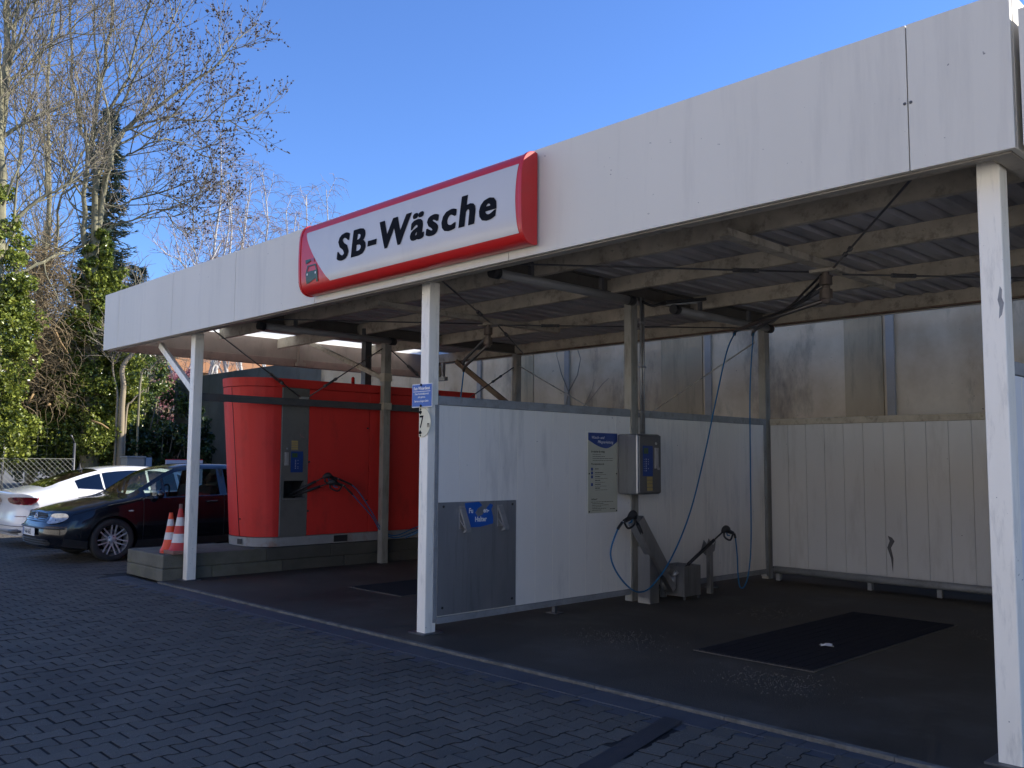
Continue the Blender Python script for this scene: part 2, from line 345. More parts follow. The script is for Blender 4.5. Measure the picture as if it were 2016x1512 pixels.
# interlocking double-T stones: columns run along y, joint length .155, pitch .14 x .20
def paver_material():
    m = bpy.data.materials.new('paving_stone'); m.use_nodes = True; N = m.node_tree.nodes; L = m.node_tree.links
    b = N['Principled BSDF']; b.inputs['Roughness'].default_value = .88; b.inputs['Specular IOR Level'].default_value = .3
    at_ = N.new('ShaderNodeAttribute'); at_.attribute_name = 'stone'
    geo = N.new('ShaderNodeNewGeometry')
    n = N.new('ShaderNodeTexNoise'); n.inputs['Scale'].default_value = 260; n.inputs['Detail'].default_value = 3; L.new(geo.outputs['Position'], n.inputs['Vector'])
    n2 = N.new('ShaderNodeTexNoise'); n2.inputs['Scale'].default_value = .8; n2.inputs['Detail'].default_value = 5; L.new(geo.outputs['Position'], n2.inputs['Vector'])
    n3 = N.new('ShaderNodeTexNoise'); n3.inputs['Scale'].default_value = 95; n3.inputs['Detail'].default_value = 1; L.new(geo.outputs['Position'], n3.inputs['Vector'])
    r = N.new('ShaderNodeValToRGB'); r.color_ramp.elements[0].color = (.102,.090,.073,1); r.color_ramp.elements[1].color = (.136,.119,.096,1); L.new(at_.outputs['Fac'], r.inputs[0])
    mx = N.new('ShaderNodeMix'); mx.data_type = 'RGBA'; mr = N.new('ShaderNodeMapRange'); mr.inputs['From Min'].default_value = .45; mr.inputs['From Max'].default_value = .72; mr.inputs['To Max'].default_value = .7
    L.new(n2.outputs['Fac'], mr.inputs[0]); L.new(mr.outputs[0], mx.inputs['Factor']); L.new(r.outputs[0], mx.inputs['A']); mx.inputs['B'].default_value = (.066,.060,.052,1)
    mg = N.new('ShaderNodeMix'); mg.data_type = 'RGBA'; mg.blend_type = 'MULTIPLY'; mg.inputs['Factor'].default_value = .75
    rr = N.new('ShaderNodeMapRange'); rr.inputs['From Min'].default_value = .3; rr.inputs['From Max'].default_value = .7; rr.inputs['To Min'].default_value = .45; rr.inputs['To Max'].default_value = 1.5
    L.new(n.outputs['Fac'], rr.inputs[0]); L.new(mx.outputs['Result'], mg.inputs['A']); L.new(rr.outputs[0], mg.inputs['B'])
    m3 = N.new('ShaderNodeMix'); m3.data_type = 'RGBA'; r3 = N.new('ShaderNodeMapRange'); r3.inputs['From Min'].default_value = .735; r3.inputs['From Max'].default_value = .76
    L.new(n3.outputs['Fac'], r3.inputs[0]); L.new(r3.outputs[0], m3.inputs['Factor']); L.new(mg.outputs['Result'], m3.inputs['A']); m3.inputs['B'].default_value = (.30,.29,.28,1)
    L.new(m3.outputs['Result'], b.inputs['Base Color'])
    bp = N.new('ShaderNodeBump'); bp.inputs['Strength'].default_value = .5; bp.inputs['Distance'].default_value = .004; L.new(n.outputs['Fac'], bp.inputs['Height']); L.new(bp.outputs[0], b.inputs['Normal'])
    return m
HP, LP, AM, GP = .140, .200, .0085, .0042
def stone_outline():
    # half-extents in x as a function of y: wide at the ends, narrow in the middle
    we, wn = HP/2+AM-GP, HP/2-AM-GP; le = LP/2-GP*1.6
    r = [(we-.004, -le), (we, -le+.005), (we, -.064), (wn, -.036), (wn, .036), (we, .064), (we, le-.005), (we-.004, le)]
    return r + [(-x, y) for x, y in reversed(r)]
SO = stone_outline(); NS = len(SO)
def lay(test, org, ang, xr, yr, seed):
    rr = random.Random(seed); V = []; F = []; T = []
    ca, sa = math.cos(ang), math.sin(ang)
    for i in range(xr[0], xr[1]):
        for j in range(yr[0], yr[1]):
            cx = i*HP; cy = j*LP+(LP/2 if i % 2 else 0)
            wx = org[0]+cx*ca-cy*sa; wy = org[1]+cx*sa+cy*ca
            if not test(wx, wy): continue
            z = rr.gauss(0, .0011); tx = rr.gauss(0, .006); ty = rr.gauss(0, .006); t = rr.random(); o = len(V)
            for k, (sh, dz) in enumerate(((1.0, -.02), (1.0, -.0015), (.975, 0))):
                for (x, y) in SO:
                    x2 = cx+x*sh; y2 = cy+y*(sh if sh == 1 else .98)
                    V.append((org[0]+x2*ca-y2*sa, org[1]+x2*sa+y2*ca, z+dz+tx*x+ty*y))
            for k in range(2):
                for q in range(NS):
                    q2 = (q+1) % NS; F.append((o+k*NS+q, o+k*NS+q2, o+(k+1)*NS+q2, o+(k+1)*NS+q)); T.append(t if k else -1.0)
            F.append(tuple(o+2*NS+q for q in range(NS))); T.append(t)
    return V, F, T
# the tar strip runs from (-3.31,4.50) to (-2.85,2.5); right of it the stones are turned by about 8 degrees
def strip_x(y): return -3.26+(4.50-y)*.235
def left_area(x, y):
    if y > 4.42 and x > -12.25: return False
    if x > -12.25 and x > strip_x(y)-.045: return False
    return -21.2 < x < 3 and (x < -12.3 or y < 4.5)
def right_area(x, y): return x > strip_x(y)+.075 and y < 4.56 and x < 2.6
VV = []; FF = []; TT = []
for tst, org, ang, xr, yr, sd in ((left_area, (-4.842, 2.13), 0.0, (-118, 26), (-32, 58), 3), (right_area, (-2.86, 4.10), R(8.5), (-6, 44), (-26, 8), 5)):
    V, F, T = lay(tst, org, ang, xr, yr, sd); o = len(VV); VV += V; FF += [tuple(i+o for i in f) for f in F]; TT += T
pm = MB(); pm.v = VV; pm.f = FF; pm.m = [1 if t < 0 else 0 for t in TT]; pm.sm = [False]*len(FF)
pav = build('pavement', pm, [paver_material(), M['joint']], kind='structure')
a = pav.data.attributes.new('stone', 'FLOAT', 'FACE'); a.data.foreach_set('value', TT)

# smooth border course along the slab, tar-filled repair strip, kerb nosing, washing floor
b = MB(); x = -12.0; rr = random.Random(2)
while x < 3.3:
    w_ = .5 if x < -3.2 else .24
    b.box(x+.003, x+w_-.003, 4.35 if x < -3.2 else 4.5, 4.60, -.03, -.0045)
    b.box(x+.003, x+w_-.003, 4.475 if x < -3.2 else 4.58, 4.695, -.03, .001+rr.uniform(-.002,.001)); x += w_
build('paving_border', b, M['border'], kind='structure', bevel=.003)
b = MB(); yy = 4.57; n = 26
for k in range(n):
    y0 = 4.50-k*.25; y1 = y0-.25
    b.add([(strip_x(y0)-.068,y0,.004),(strip_x(y0)+.068,y0,.004),(strip_x(y1)+.068,y1,.004),(strip_x(y1)-.068,y1,.004)], [(3,2,1,0)])
build('tar_strip', b, M['tar'], kind='structure')
b = MB(); x = -11.05
while x < 2.6:
    b.box(x+.001, x+.999, 4.700, 4.752, -.04, .020+rr.uniform(-.002,.002)); x += 1.0
build('kerb', b, M['kerb'], kind='structure', bevel=.006)
b = MB(); b.box(-11.09, 3.4, 4.754, 12.4, -.05, .012); build('wash_floor', b, M['concrete'], kind='structure')
# ------------------------------------------------------------------ canopy
YF = 4.766; ZB, ZT = 3.05, 3.852
XL, XR = -13.36, -1.392
can = thing('wash_canopy', (-7.4, 7.9, 0), 'long white steel carwash canopy with flat roof over the open wash bays', 'canopy')
seams = [XL, -12.826, -11.08, -9.42, -7.75, -4.97, -1.905, XR]
for a, c in zip(seams[:-1], seams[1:]):
    p = MB(); g = .003
    p.box(a+g if a != XL else a, c-g, YF, YF+.035, ZB, ZT)
    p.box(a+g if a != XL else a, c-g, YF+.0355, YF+.16, ZT-.012, ZT-.001)          # folded top
    o = build('fascia_panel', p, M['fascia'], can, bevel=.002)
for zz in (3.42,):
    for dx in (-.016, .016): build('rivet', MB().lathe([(.0001,-.006),(.007,-.005),(.009,0)], (-1.905+dx, YF, zz), 'y', 10), M['darksteel'], can)
p = MB(); p.box(XL+.02, XR-.01, YF+.037, YF+.045, ZB+.06, ZT-.02); build('fascia_backing', p, M['black'], can)
# left side fascia (white outside, grimy inside)
p = MB(); p.box(XL, XL+.03, YF+.037, 11.05, ZB+.002, ZT); build('side_fascia', p, M['fascia'], can)
p = MB(); p.box(XL+.032, XL+.05, YF+.06, 11.03, ZB+.13, 3.485); build('side_fascia_lining', p, M['inner'], can)
p = MB(); p.box(XL+.033, XL+.10, YF+.06, 11.03, ZB+.0, ZB+.125); build('side_edge_rail', p, M['rust'] if 0 else mat('rail_pinkbrown', (.24,.17,.145), .6, col2=(.17,.12,.10), nscale=4, dirt=(.08,.05,.04), dscale=7), can, bevel=.006)
# right side + back fascia
p = MB(); p.box(XR-.03, XR, YF+.037, 11.05, ZB, ZT); build('side_fascia', p, M['fascia'], can)
p = MB(); p.box(XL+.031, XR-.031, 11.008, 11.04, 3.34, 3.56); build('rear_fascia', p, M['fascia'], can)
# soffit lips
p = MB(); p.box(XL+.101, XR-.13, YF+.05, YF+.105, ZB-.006, ZB+.004); p.box(XR-.13, XR-.035, YF+.05, 11.0, ZB-.006, ZB+.004)
build('soffit_lip', p, M['soffit'], can)
p = MB(); p.box(XR-.16, XR-.04, YF+.11, 11.0, ZB+.01, ZB+.33); build('edge_beam', p, M['frame'], can)
# front edge beam behind the fascia (C section, its web shows)
def cbeam(mb, x0, x1, y, z0, z1, lip=.055, t=.008, s=1):
    mb.box(x0, x1, y-t/2, y+t/2, z0, z1); mb.box(x0, x1, y+t/2, y+s*lip, z1-t, z1); mb.box(x0, x1, y+t/2, y+s*lip, z0, z0+t)
p = MB(); cbeam(p, -11.3, XR-.17, 5.02, 3.10, 3.335, .07); build('edge_beam', p, M['frame'], can)
for y, ga in ((6.30, 0), (7.50, 1), (9.05, 0)):
    p = MB(); cbeam(p, -12.9 if y != 7.5 else -13.28, XR-.17, y, 3.33, 3.485, .06)
    for xx in (-10.6,-9.3,-7.4,-5.2,-2.9,-2.1):
        p.lathe([(0.0001,.0),(.010,.0),(.010,.012),(.0001,.012)], (xx, y-.016, 3.42), 'y', 8)
    build('purlin', p, M['frame'], can)
p = MB(); cbeam(p, XL+.05, XR-.17, 10.75, 3.335, 3.50, .08); build('purlin', p, M['frame'], can)
p = MB(); p.box(XL+.06, XR-.18, 10.70, 10.78, 3.315, 3.331); build('rusty_flange', p, M['rust'], can)
# main I beams along y over the post rows
for x in (-11.0, -6.27, -1.72):
    p = MB(); p.box(x-.006, x+.006, 5.10, 10.70, 3.345, 3.47); p.box(x-.055, x+.055, 5.10, 10.69, 3.335, 3.345)
    p.box(x-.055, x+.055, 5.10, 10.69, 3.47, 3.482)
    build('main_beam', p, mat('main_beam_paint', (.12,.11,.095), .6, col2=(.085,.075,.065), nscale=5, dirt=(.05,.03,.02), dscale=9), can)
# middle hangers that carry the booms
for x in (-3.85, -8.45):
    p = MB(); p.box(x-.055, x+.055, 6.0, 9.05, 3.265, 3.325); build('boom_beam', p, M['frame'], can, bevel=.005)
# corrugated roof sheet, ribs along y, real trapezoids
def corrugated(x0, x1, y0, y1, z, pitch=.24, d=.05):
    xs = []; x = x0
    while x < x1:
        for (dx, dz) in ((0,0),(.13,0),(.155,d),(.235,d)): xs.append((x+dx, z+dz))
        x += pitch
    xs.append((x, z))
    m = MB(); V = [(x, y, zz) for y in (y0, y1) for x, zz in xs] + [(x, y, zz+.003) for y in (y0, y1) for x, zz in xs]
    n = len(xs); F = []
    for k in range(n-1):
        F.append((k, k+n, k+n+1, k+1)); F.append((2*n+k, 2*n+k+1, 3*n+k+1, 3*n+k))
    m.add(V, F); return m
build('roof_sheet', corrugated(-12.72, XR-.05, YF+.06, 11.0, 3.488), M['roof'], can)
build('skylight_sheet', corrugated(XL+.05, -12.81, YF+.06, 11.0, 3.492, .13, .02), M['translucent'], can)
# posts
PW, PD = .115, .12
for x in (-11.03, -6.35, -1.66):
    if x == -1.66:
        q = MB(); q.add([(-1.565,5.0085,2.42),(-1.555,5.0085,2.40),(-1.558,5.0085,2.36),(-1.548,5.0085,2.33),(-1.560,5.0085,2.27),(-1.575,5.0085,2.25),(-1.570,5.0085,2.31),(-1.578,5.0085,2.35)], [(0,1,2,3,4,5,6,7)]); build('paint_scrape', q, M['railgrey'], can)
    p = MB(); p.box(x, x+PW, 5.009, 5.009+PD, .01, 3.098); pst = build('post', p, M['whitepaint'], can, bevel=.008)
    q = MB(); q.box(x-.05, x+PW+.05, 4.96, 5.18, .012, .022); sub('base_plate', q, M['darksteel'], pst)
pl = mat('grimy_post_paint', (.30,.29,.255), .6, col2=(.22,.21,.18), nscale=4, dirt=(.09,.07,.05), dscale=6, damt=.8, dstretch=(2,2,.4))
for x, y in ((-11.03, 7.95), (-11.03, 10.68), (-6.33, 10.68), (-1.7, 7.95), (-1.7, 10.68)):
    p = MB(); p.box(x, x+.10, y, y+.12, .01, 3.333); pst = build('post', p, pl, can, bevel=.006)
    if y < 9 and x < -10: [sub('joint_sleeve', MB().box(x-.012, x+.112, y-.012, y+.132, za, zb), M['frame'], pst, bevel=.003) for za, zb in ((2.68, 2.80), (2.26, 2.36))]
p = MB(); p.box(-6.315, -6.215, 7.84, 7.96, .01, 3.333); build('post', p, pl, can, bevel=.006)
# diagonal struts to the overhang at the left
p = MB(); p.beam((-12.06, 5.055, 3.04), (-11.03, 5.055, 2.38), .05, .085, (0,0,1)); build('strut', p, M['whitepaint'], can, bevel=.004)
p = MB(); p.beam((-13.1, 8.0, 3.45), (-11.03, 8.0, 2.73), .05, .07); build('strut', p, M['frame'], can, bevel=.004)
p = MB(); p.beam((-12.55, 10.73, 3.32), (-11.03, 10.73, 2.40), .05, .09); build('strut', p, mat('rusty_strut', (.21,.15,.09), .8, col2=(.12,.06,.04), nscale=4), can, bevel=.004)
p = MB(); p.box(XL+.10, XL+.16, 7.86, 7.93, 3.12, 3.485); p.box(XL+.10, XL+.19, 7.82, 7.97, 3.06, 3.12); build('hanger', p, M['inner'], can)
# horizontal bar and V rods of the left post row
p = MB(); p.box(-11.02, -10.98, 5.13, 7.95, 2.25, 2.345); p.box(-11.02, -10.98, 8.07, 10.68, 2.25, 2.345); build('cross_bar', p, M['darksteel'], can, bevel=.003)
def rod(mb, a, b, t=None, r=.009):
    a = Vector(a); b = Vector(b); mb.tube([a, b], r, 6)
    if t is not None:
        d = (b-a).normalized(); c = a.lerp(b, t); n = d.orthogonal().normalized()
        for sgn in (-1, 1): mb.tube([c-d*.10+n*.018*sgn, c+d*.10+n*.018*sgn], .006, 5)
        for e in (-1, 1): mb.tube([c+d*(.10*e-.02), c+d*(.10*e+.02)], .022, 6)
def rodobj(a, b, t=None, m='darksteel'):
    p = MB(); rod(p, a, b, t); build('tie_rod', p, M[m], can)
rodobj((-11.0, 5.2, 3.22), (-11.0, 6.60, 2.36), .72); rodobj((-11.0, 6.68, 2.36), (-11.0, 7.95, 3.17), .3)
rodobj((-11.0, 8.1, 3.17), (-11.0, 9.33, 2.36), .35); rodobj((-11.0, 9.40, 2.36), (-11.0, 10.68, 3.10), .7)
p = MB(); p.box(-11.03, -10.97, 6.58, 6.70, 2.346, 2.375); build('rod_bracket', p, M['galv'], can)
rodobj((-6.4, 10.72, 3.12), (-8.5, 10.72, 2.05), None, 'frame'); rodobj((-10.9, 10.72, 3.12), (-8.7, 10.72, 2.05), None, 'frame')
for bx in (-1.72, -6.27):       # roof plane crossing rods of the two bays
    for (xx, yy, t) in ((bx-.1, 5.05, .78), (bx-4.45, 5.05, .80), (bx-.1, 10.65, .82), (bx-4.45, 10.65, .75)):
        rodobj((xx, yy, 3.27 if yy < 8 else 3.30), (bx-2.15+(.05 if xx > bx-2 else -.05), 7.72 if yy < 8 else 7.95, 3.25), t)

# ------------------------------------------------------------------ neighbouring canopy at the right edge
nb = thing('wash_canopy', (1.0, 7.9, 0), 'lower white canopy roof that starts behind the dark joint at the right edge', 'canopy')  # left end is seen; its unseen extent is guessed for the light
p = MB(); p.box(-1.358, 2.6, YF, YF+.035, ZB, 3.742); build('fascia_panel', p, M['fascia'], nb, bevel=.002)
p = MB(); p.box(-1.358, -1.33, YF+.037, 11.05, ZB, 3.742); build('side_fascia', p, M['fascia'], nb)
p = MB(); p.box(-1.32, 2.55, YF+.04, YF+.11, ZB-.004, ZB+.004); p.box(-1.325, -1.22, YF+.12, 11.0, ZB-.004, ZB+.004); build('soffit_lip', p, M['soffit'], nb)
build('roof_sheet', corrugated(-1.32, 2.5, YF+.06, 11.04, 3.45), M['roof'], nb)
p = MB(); p.box(2.40, 2.515, 5.009, 5.13, .01, 3.09); build('post', p, M['whitepaint'], nb, bevel=.008)
p = MB(); p.box(2.40, 2.515, 10.7, 10.82, .01, 3.44); build('post', p, M['whitepaint'], nb, bevel=.008)
p = MB(); p.box(-1.6, 2.39, 10.74, 10.78, .1, 2.0); build('rear_panel', p, M['board'], nb)

# ------------------------------------------------------------------ partitions
def boards(name_parent, plane, c0, c1, a0, a1, z0, z1, pitch, m, t=.03):
    """vertical boards with real 4 mm joints; plane 'x' or 'y'"""
    k = a0
    mb = MB()
    while k < a1-.01:
        e = min(k+pitch, a1)
        if plane == 'x': mb.box(c0, c1, k+.0018, e-.0018, z0, z1)
        else: mb.box(k+.0018, e-.0018, c0, c1, z0, z1)
        k = e
    o = build('board_panel', mb, m, name_parent, bevel=.0015)
    if plane == 'x':
        bd = MB(); k = a0+pitch
        while k < a1-.05: bd.box(c1-.002, c1+.0008, k-.0028, k+.0028, z0, z1); k += pitch
        sub('joint_beads', bd, M['whitepaint'], o)
    return o
pt = thing('partition_wall', (-6.27, 7.9, 0), 'grey white board partition between the two wash bays with the info board on it', 'partition wall')
boards(pt, 'x', -6.30, -6.232, 5.135, 10.62, .145, 2.0, .2455, M['board'])
p = MB(); p.box(-6.305, -6.222, 5.13, 7.835, 2.002, 2.082); p.box(-6.305, -6.222, 7.965, 10.67, 2.002, 2.082); build('top_rail', p, M['railgrey'], pt, bevel=.006)
p = MB(); p.box(-6.30, -6.227, 5.09, 5.132, .10, 2.0); build('end_rail', p, M['railgrey'], pt, bevel=.003)
p = MB(); p.box(-6.295, -6.225, 5.135, 7.83, .085, .142); p.box(-6.295, -6.225, 7.97, 10.66, .085, .142); build('bottom_rail', p, M['railgrey'], pt, bevel=.003)
for y in (6.65, 9.4):
    p = MB(); p.box(-6.28, -6.24, y, y+.04, .012, .084); p.box(-6.32, -6.19, y-.04, y+.08, .0125, .02); build('foot', p, M['darksteel'], pt)
p = MB(); p.box(-6.305, -6.222, 10.625, 10.675, .05, 2.0); build('end_rail', p, M['railgrey'], pt)
p = MB()      # grey conduit that carries the cables up the middle post
for dx, dy in ((0, 0), (.0, .045)): p.tube([(-6.195, 7.99+dy, 1.82), (-6.195, 7.99+dy, 3.34)], .014, 8)
for z in (2.05, 2.55, 3.05): p.box(-6.215, -6.175, 7.965, 8.055, z, z+.02)
build('conduit', p, M['galv'], pt)

pb = thing('partition_wall', (-3.9, 10.73, 0), 'beige grey board wall at the back of the right bay', 'partition wall')
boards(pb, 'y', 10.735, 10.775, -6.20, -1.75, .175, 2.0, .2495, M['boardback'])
p = MB(); p.box(-6.20, -1.72, 10.722, 10.785, 2.002, 2.082); build('top_rail', p, M['frame'], pb, bevel=.005)
p = MB(); p.tube([(-6.1, 10.62, .15), (-1.75, 10.62, .15)], .045, 10)
build('guard_rail', p, M['railgrey'], pb)
p = MB(); p.box(-6.16, -1.73, 10.70, 10.733, .10, .172); build('bottom_rail', p, M['frame'], pb)
for x in (-6.1, -4.9, -4.1, -3.2, -2.1):
    p = MB(); p.box(x, x+.05, 10.64, 10.70, .012, .14); build('foot', p, M['railgrey'], pb)
p = MB(); p.add([(-4.68,10.732,.66),(-4.66,10.732,.60),(-4.69,10.732,.52),(-4.65,10.732,.40),(-4.63,10.732,.22),(-4.62,10.732,.40),(-4.645,10.732,.52),(-4.60,10.732,.60),(-4.63,10.732,.64)], [(0,1,2,3,4,5,6,7,8)])
build('broken_hole', p, M['darksteel'], pb)

pr_ = thing('partition_wall', (-1.62, 7.9, 0), 'pale blue white partition seen edge on beside the right front post', 'partition wall')
boards(pr_, 'x', -1.67, -1.60, 5.16, 10.62, .185, 1.98, .2455, mat('partition_board_light', (.74,.75,.76), .5, col2=(.66,.67,.68), nscale=2, dirt=(.5,.5,.5), dscale=3, damt=.4))
p = MB(); p.box(-1.675, -1.592, 5.135, 10.66, 1.985, 2.055); build('top_rail', p, M['railgrey'], pr_, bevel=.004)
p = MB(); p.tube([(-1.57, 5.16, .22), (-1.57, 10.6, .22)], .04, 10); build('guard_rail', p, M['railgrey'], pr_)
p = MB(); p.box(-1.67, -1.60, 5.14, 10.6, .10, .18); build('bottom_rail', p, M['railgrey'], pr_)
for y in (6.6, 9.2):
    p = MB(); p.box(-1.655, -1.615, y, y+.04, .012, .098); build('foot', p, M['darksteel'], pr_)

# ------------------------------------------------------------------ rear retaining wall
wa = thing('retaining_wall', (-8, 12.4, 0), 'tall stained beige rendered wall rising behind the wash bays', 'wall')
X0 = -19.9
posts_x = [-13.9, -11.45, -8.35, -5.38, -2.3, .7]
edges = [X0, -15.0] + [-12.9, -12.3, -9.25, -8.42, -6.0, -5.44, -3.0, -2.36, 0, 4.4, 10.0]
brown = {(-12.9,-12.3), (-9.25,-8.42), (-6.0,-5.44), (-3.0,-2.36)}
for a, c in zip(edges[:-1], edges[1:]):
    p = MB(); br = (a, c) in brown
    p.box(a, c-.004, 12.5-(.02 if br else 0), 12.8, 0, 5.2); build('wall_panel', p, M['conc_brown'] if br else M['conc_wall'], wa)
for x in posts_x:
    p = MB(); p.box(x, x+.11, 12.44, 12.478, 0, 5.2); build('wall_post', p, M['bluepost'], wa)
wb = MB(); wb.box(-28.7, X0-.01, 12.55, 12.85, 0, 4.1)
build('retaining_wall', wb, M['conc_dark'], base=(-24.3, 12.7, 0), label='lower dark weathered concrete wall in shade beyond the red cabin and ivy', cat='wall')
# bare creeper stems on the wall
cr = MB(); r5 = random.Random(12)
def stem(mb, pts, r): mb.tube([(x, 12.42, z) for x, z in pts], [r*(1-.6*i/(len(pts)-1)) for i in range(len(pts))], 5)
stem(cr, [(-11.7,0),(-11.65,1.6),(-11.45,2.3),(-11.32,2.8),(-11.5,3.15),(-11.62,3.5),(-11.6,4.2)], .015)
stem(cr, [(-11.32,2.8),(-11.1,3.1),(-11.02,3.4),(-11.15,3.7),(-11.2,4.3)], .011)
stem(cr, [(-11.6,2.2),(-11.2,2.35),(-10.8,2.62),(-10.5,2.9),(-10.35,3.0)], .009)
stem(cr, [(-10.95,2.5),(-10.75,2.8),(-10.68,3.0)], .006)
stem(cr, [(-11.9,2.3),(-11.6,2.35),(-11.45,2.4)], .006)
build('creeper', cr, M['twig'], base=(-11.7, 12.42, 0), label='bare creeper stems climbing the stained wall', cat='climbing plant')

# ------------------------------------------------------------------ floor grates, litter
for i, (gx, lab) in enumerate(((-3.77, 'large rectangular drain grate in the floor of the right bay, paper scrap on it'), (-8.62, 'drain grate in the floor of the left bay, half hidden by the front post'))):
    gt = thing('drain_grate', (gx, 7.55, .012), lab, 'drain grate', 'drain grates in the bay floors')
    x0, x1, y0, y1 = gx-.49, gx+.49, 6.2, 8.9
    p = MB(); p.box(x0, x1, y0, y1, .0125, .016); build('pit_shade', p, M['pit_shade'], gt)  # dark sheet on the slab, coloured as the shade inside a pit
    p = MB(); t = .022
    p.box(x0-t, x1+t, y0-t, y0, .0127, .018); p.box(x0-t, x1+t, y1, y1+t, .0127, .018); p.box(x0-t, x0, y0, y1, .0127, .018); p.box(x1, x1+t, y0, y1, .0127, .018)
    build('rim', p, M['concrete'] if 0 else mat('grate_rim', (.115,.10,.08), .9, col2=(.06,.05,.04), nscale=9), gt)
    p = MB(); y = y0+.012
    while y < y1: p.box(x0+.002, x1-.002, y, y+.007, .0165, .028); y += .033
    x = x0+.1
    while x < x1: p.box(x, x+.005, y0, y1, .0166, .0265); x += .098
    build('bars', p, M['grate'], gt)
def crumple(c, s, seed):
    r = random.Random(seed); m = MB(); n = 5
    vs = [[(c[0]+(i/n-.5)*s*1.5+r.uniform(-.2,.2)*s/n, c[1]+(j/n-.5)*s+r.uniform(-.2,.2)*s/n, c[2]+r.uniform(0,.35)*s*(1-abs(i/n-.5))) for i in range(n+1)] for j in range(n+1)]
    m.add([p for row in vs for p in row], [(j*(n+1)+i, j*(n+1)+i+1, (j+1)*(n+1)+i+1, (j+1)*(n+1)+i) for j in range(n) for i in range(n) if (i, j) not in ((0,0),(4,0),(0,4),(4,4))]); return m
build('paper_scrap', crumple((-3.60, 7.05, .03), .075, 3), M['paper'], base=(-3.60, 7.05, .03), label='small crumpled white paper scrap lying on the drain grate', cat='litter')
gr = MB(); r5 = random.Random(99)
for (cx, cy, sx, sy, n) in ((-5.0, 6.15, .40, .28, 420), (-3.35, 5.75, .36, .28, 480), (-4.8, 8.2, .30, .30, 200), (-3.0, 8.6, .3, .3, 200)):
    for _ in range(n):
        x = r5.gauss(cx, sx*.6); y = r5.gauss(cy, sy*.6); s = r5.uniform(.0015, .0055)*r5.uniform(.5,1.3)
        gr.add([(x-s,y-s,.0125),(x+s,y-s*.6,.0125),(x+s*.7,y+s,.0125),(x-s*.8,y+s*.7,.0125),(x,y,.0125+s*1.1)], [(0,1,4),(1,2,4),(2,3,4),(3,0,4)])
build('washed_grit', gr, mat('grit', (.13,.115,.09), .9, col2=(.035,.03,.025), nscale=60), kind='stuff', label='wet grit washed into patches on the bay floor', cat='grit')
# ------------------------------------------------------------------ box sign on the fascia
sg = thing('box_sign', (-6.1, 4.76, 3.11), 'large red framed box sign reading SB-Wäsche on the canopy fascia', 'sign')
sx0, sx1 = -7.745, -4.64; sz0, sz1 = 3.115, 3.785; zc = (sz0+sz1)/2; hz = (sz1-sz0)/2
_sp = [(4.745,3.112),(4.70,3.112),(4.66,3.12),(4.625,3.143),(4.598,3.188),(4.584,3.26),(4.579,3.44),(4.582,3.60),(4.590,3.68),(4.607,3.738),(4.638,3.782),(4.685,3.806),(4.745,3.81)]
def _spl(P, n=14):
    P = [Vector((0,)+p) for p in P]; P = [P[0]*2-P[1]]+P+[P[-1]*2-P[-2]]; out = []
    for i in range(1, len(P)-2):
        for k in range(n):
            t = k/n; a, b, c, d = P[i-1], P[i], P[i+1], P[i+2]
            out.append(.5*((2*b)+(-a+c)*t+(2*a-5*b+4*c-d)*t*t+(-a+3*b-3*c+d)*t**3))
    out.append(P[-2]); return out
_S = _spl(_sp); _cl = [0]
for i in range(1, len(_S)): _cl.append(_cl[-1]+(_S[i]-_S[i-1]).length)
def sec(a, pad=0.0):
    """cross section of the sign: a in 0..1 by arc length from bottom back to top back (y, z)"""
    t = min(max(a, 0), 1)*_cl[-1]; i = 1
    while i < len(_cl)-1 and _cl[i] < t: i += 1
    q = (t-_cl[i-1])/max(_cl[i]-_cl[i-1], 1e-9); p = _S[i-1].lerp(_S[i], q)
    if pad and p.y < 4.74:
        d = (_S[i]-_S[i-1]).normalized(); p = p+Vector((0, -abs(d.z), d.y if d.y > 0 else d.y))*pad
    return (p.y, p.z)
NA = 40
p = MB(); p.grid(lambda u, v: (sx0+.03+(sx1-sx0-.06)*u, *sec(v)), 1, NA)
build('housing', p, M['signred'], sg)
for xa, xb in ((sx0, sx0+.03), (sx1-.03, sx1)):
    prof = [(sec(k/NA, .008)) for k in range(NA+1)]
    p = MB(); p.prism([(xa, y, z) for y, z in prof], (xb-xa, 0, 0)); build('end_cap', p, M['signred'], sg, bevel=.004)
p = MB(); p.box(sx0+.1, sx1-.1, 4.735, 4.764, sz0+.1, sz1-.1); build('mounting', p, M['darksteel'], sg)
# white face: left edge curves from the top left to the bottom right of the red corner
V0 = next(k/1000 for k in range(1000) if sec(k/1000)[1] > 3.182); V1 = next(k/1000 for k in range(1000) if sec(k/1000)[1] > 3.705)
def face_pt(x, v, off=.0025):
    y, z = sec(v); y2, z2 = sec(v+.004); t = Vector((0, y2-y, z2-z)).normalized()
    return (x, y-off*t.z, z+off*t.y)
def leftx(v):
    t = (v-V0)/(V1-V0); return sx0+.115 + .42*(1-t)**1.35
def rightx(v):
    t = (v-V0)/(V1-V0); return sx1-.045-.022*math.sin(math.pi*t)
p = MB(); p.grid(lambda u, v: face_pt(leftx(V0+(V1-V0)*v)+(rightx(V0+(V1-V0)*v)-leftx(V0+(V1-V0)*v))*u, V0+(V1-V0)*v), 60, 24)
build('face', p, M['signwhite'], sg)
zs = [sec(V0+(V1-V0)*k/200)[1] for k in range(201)]
def v_of_z(z):
    lo, hi = .05, .95
    for _ in range(24):
        m_ = (lo+hi)/2
        if sec(m_)[1] < z: lo = m_
        else: hi = m_
    return (lo+hi)/2
def wrap(mb, off):
    out = MB(); 
    out.v = [face_pt(x, v_of_z(z), off) for (x, y, z) in mb.v]; out.f = mb.f; out.m = mb.m; out.sm = [False]*len(mb.f)
    return out
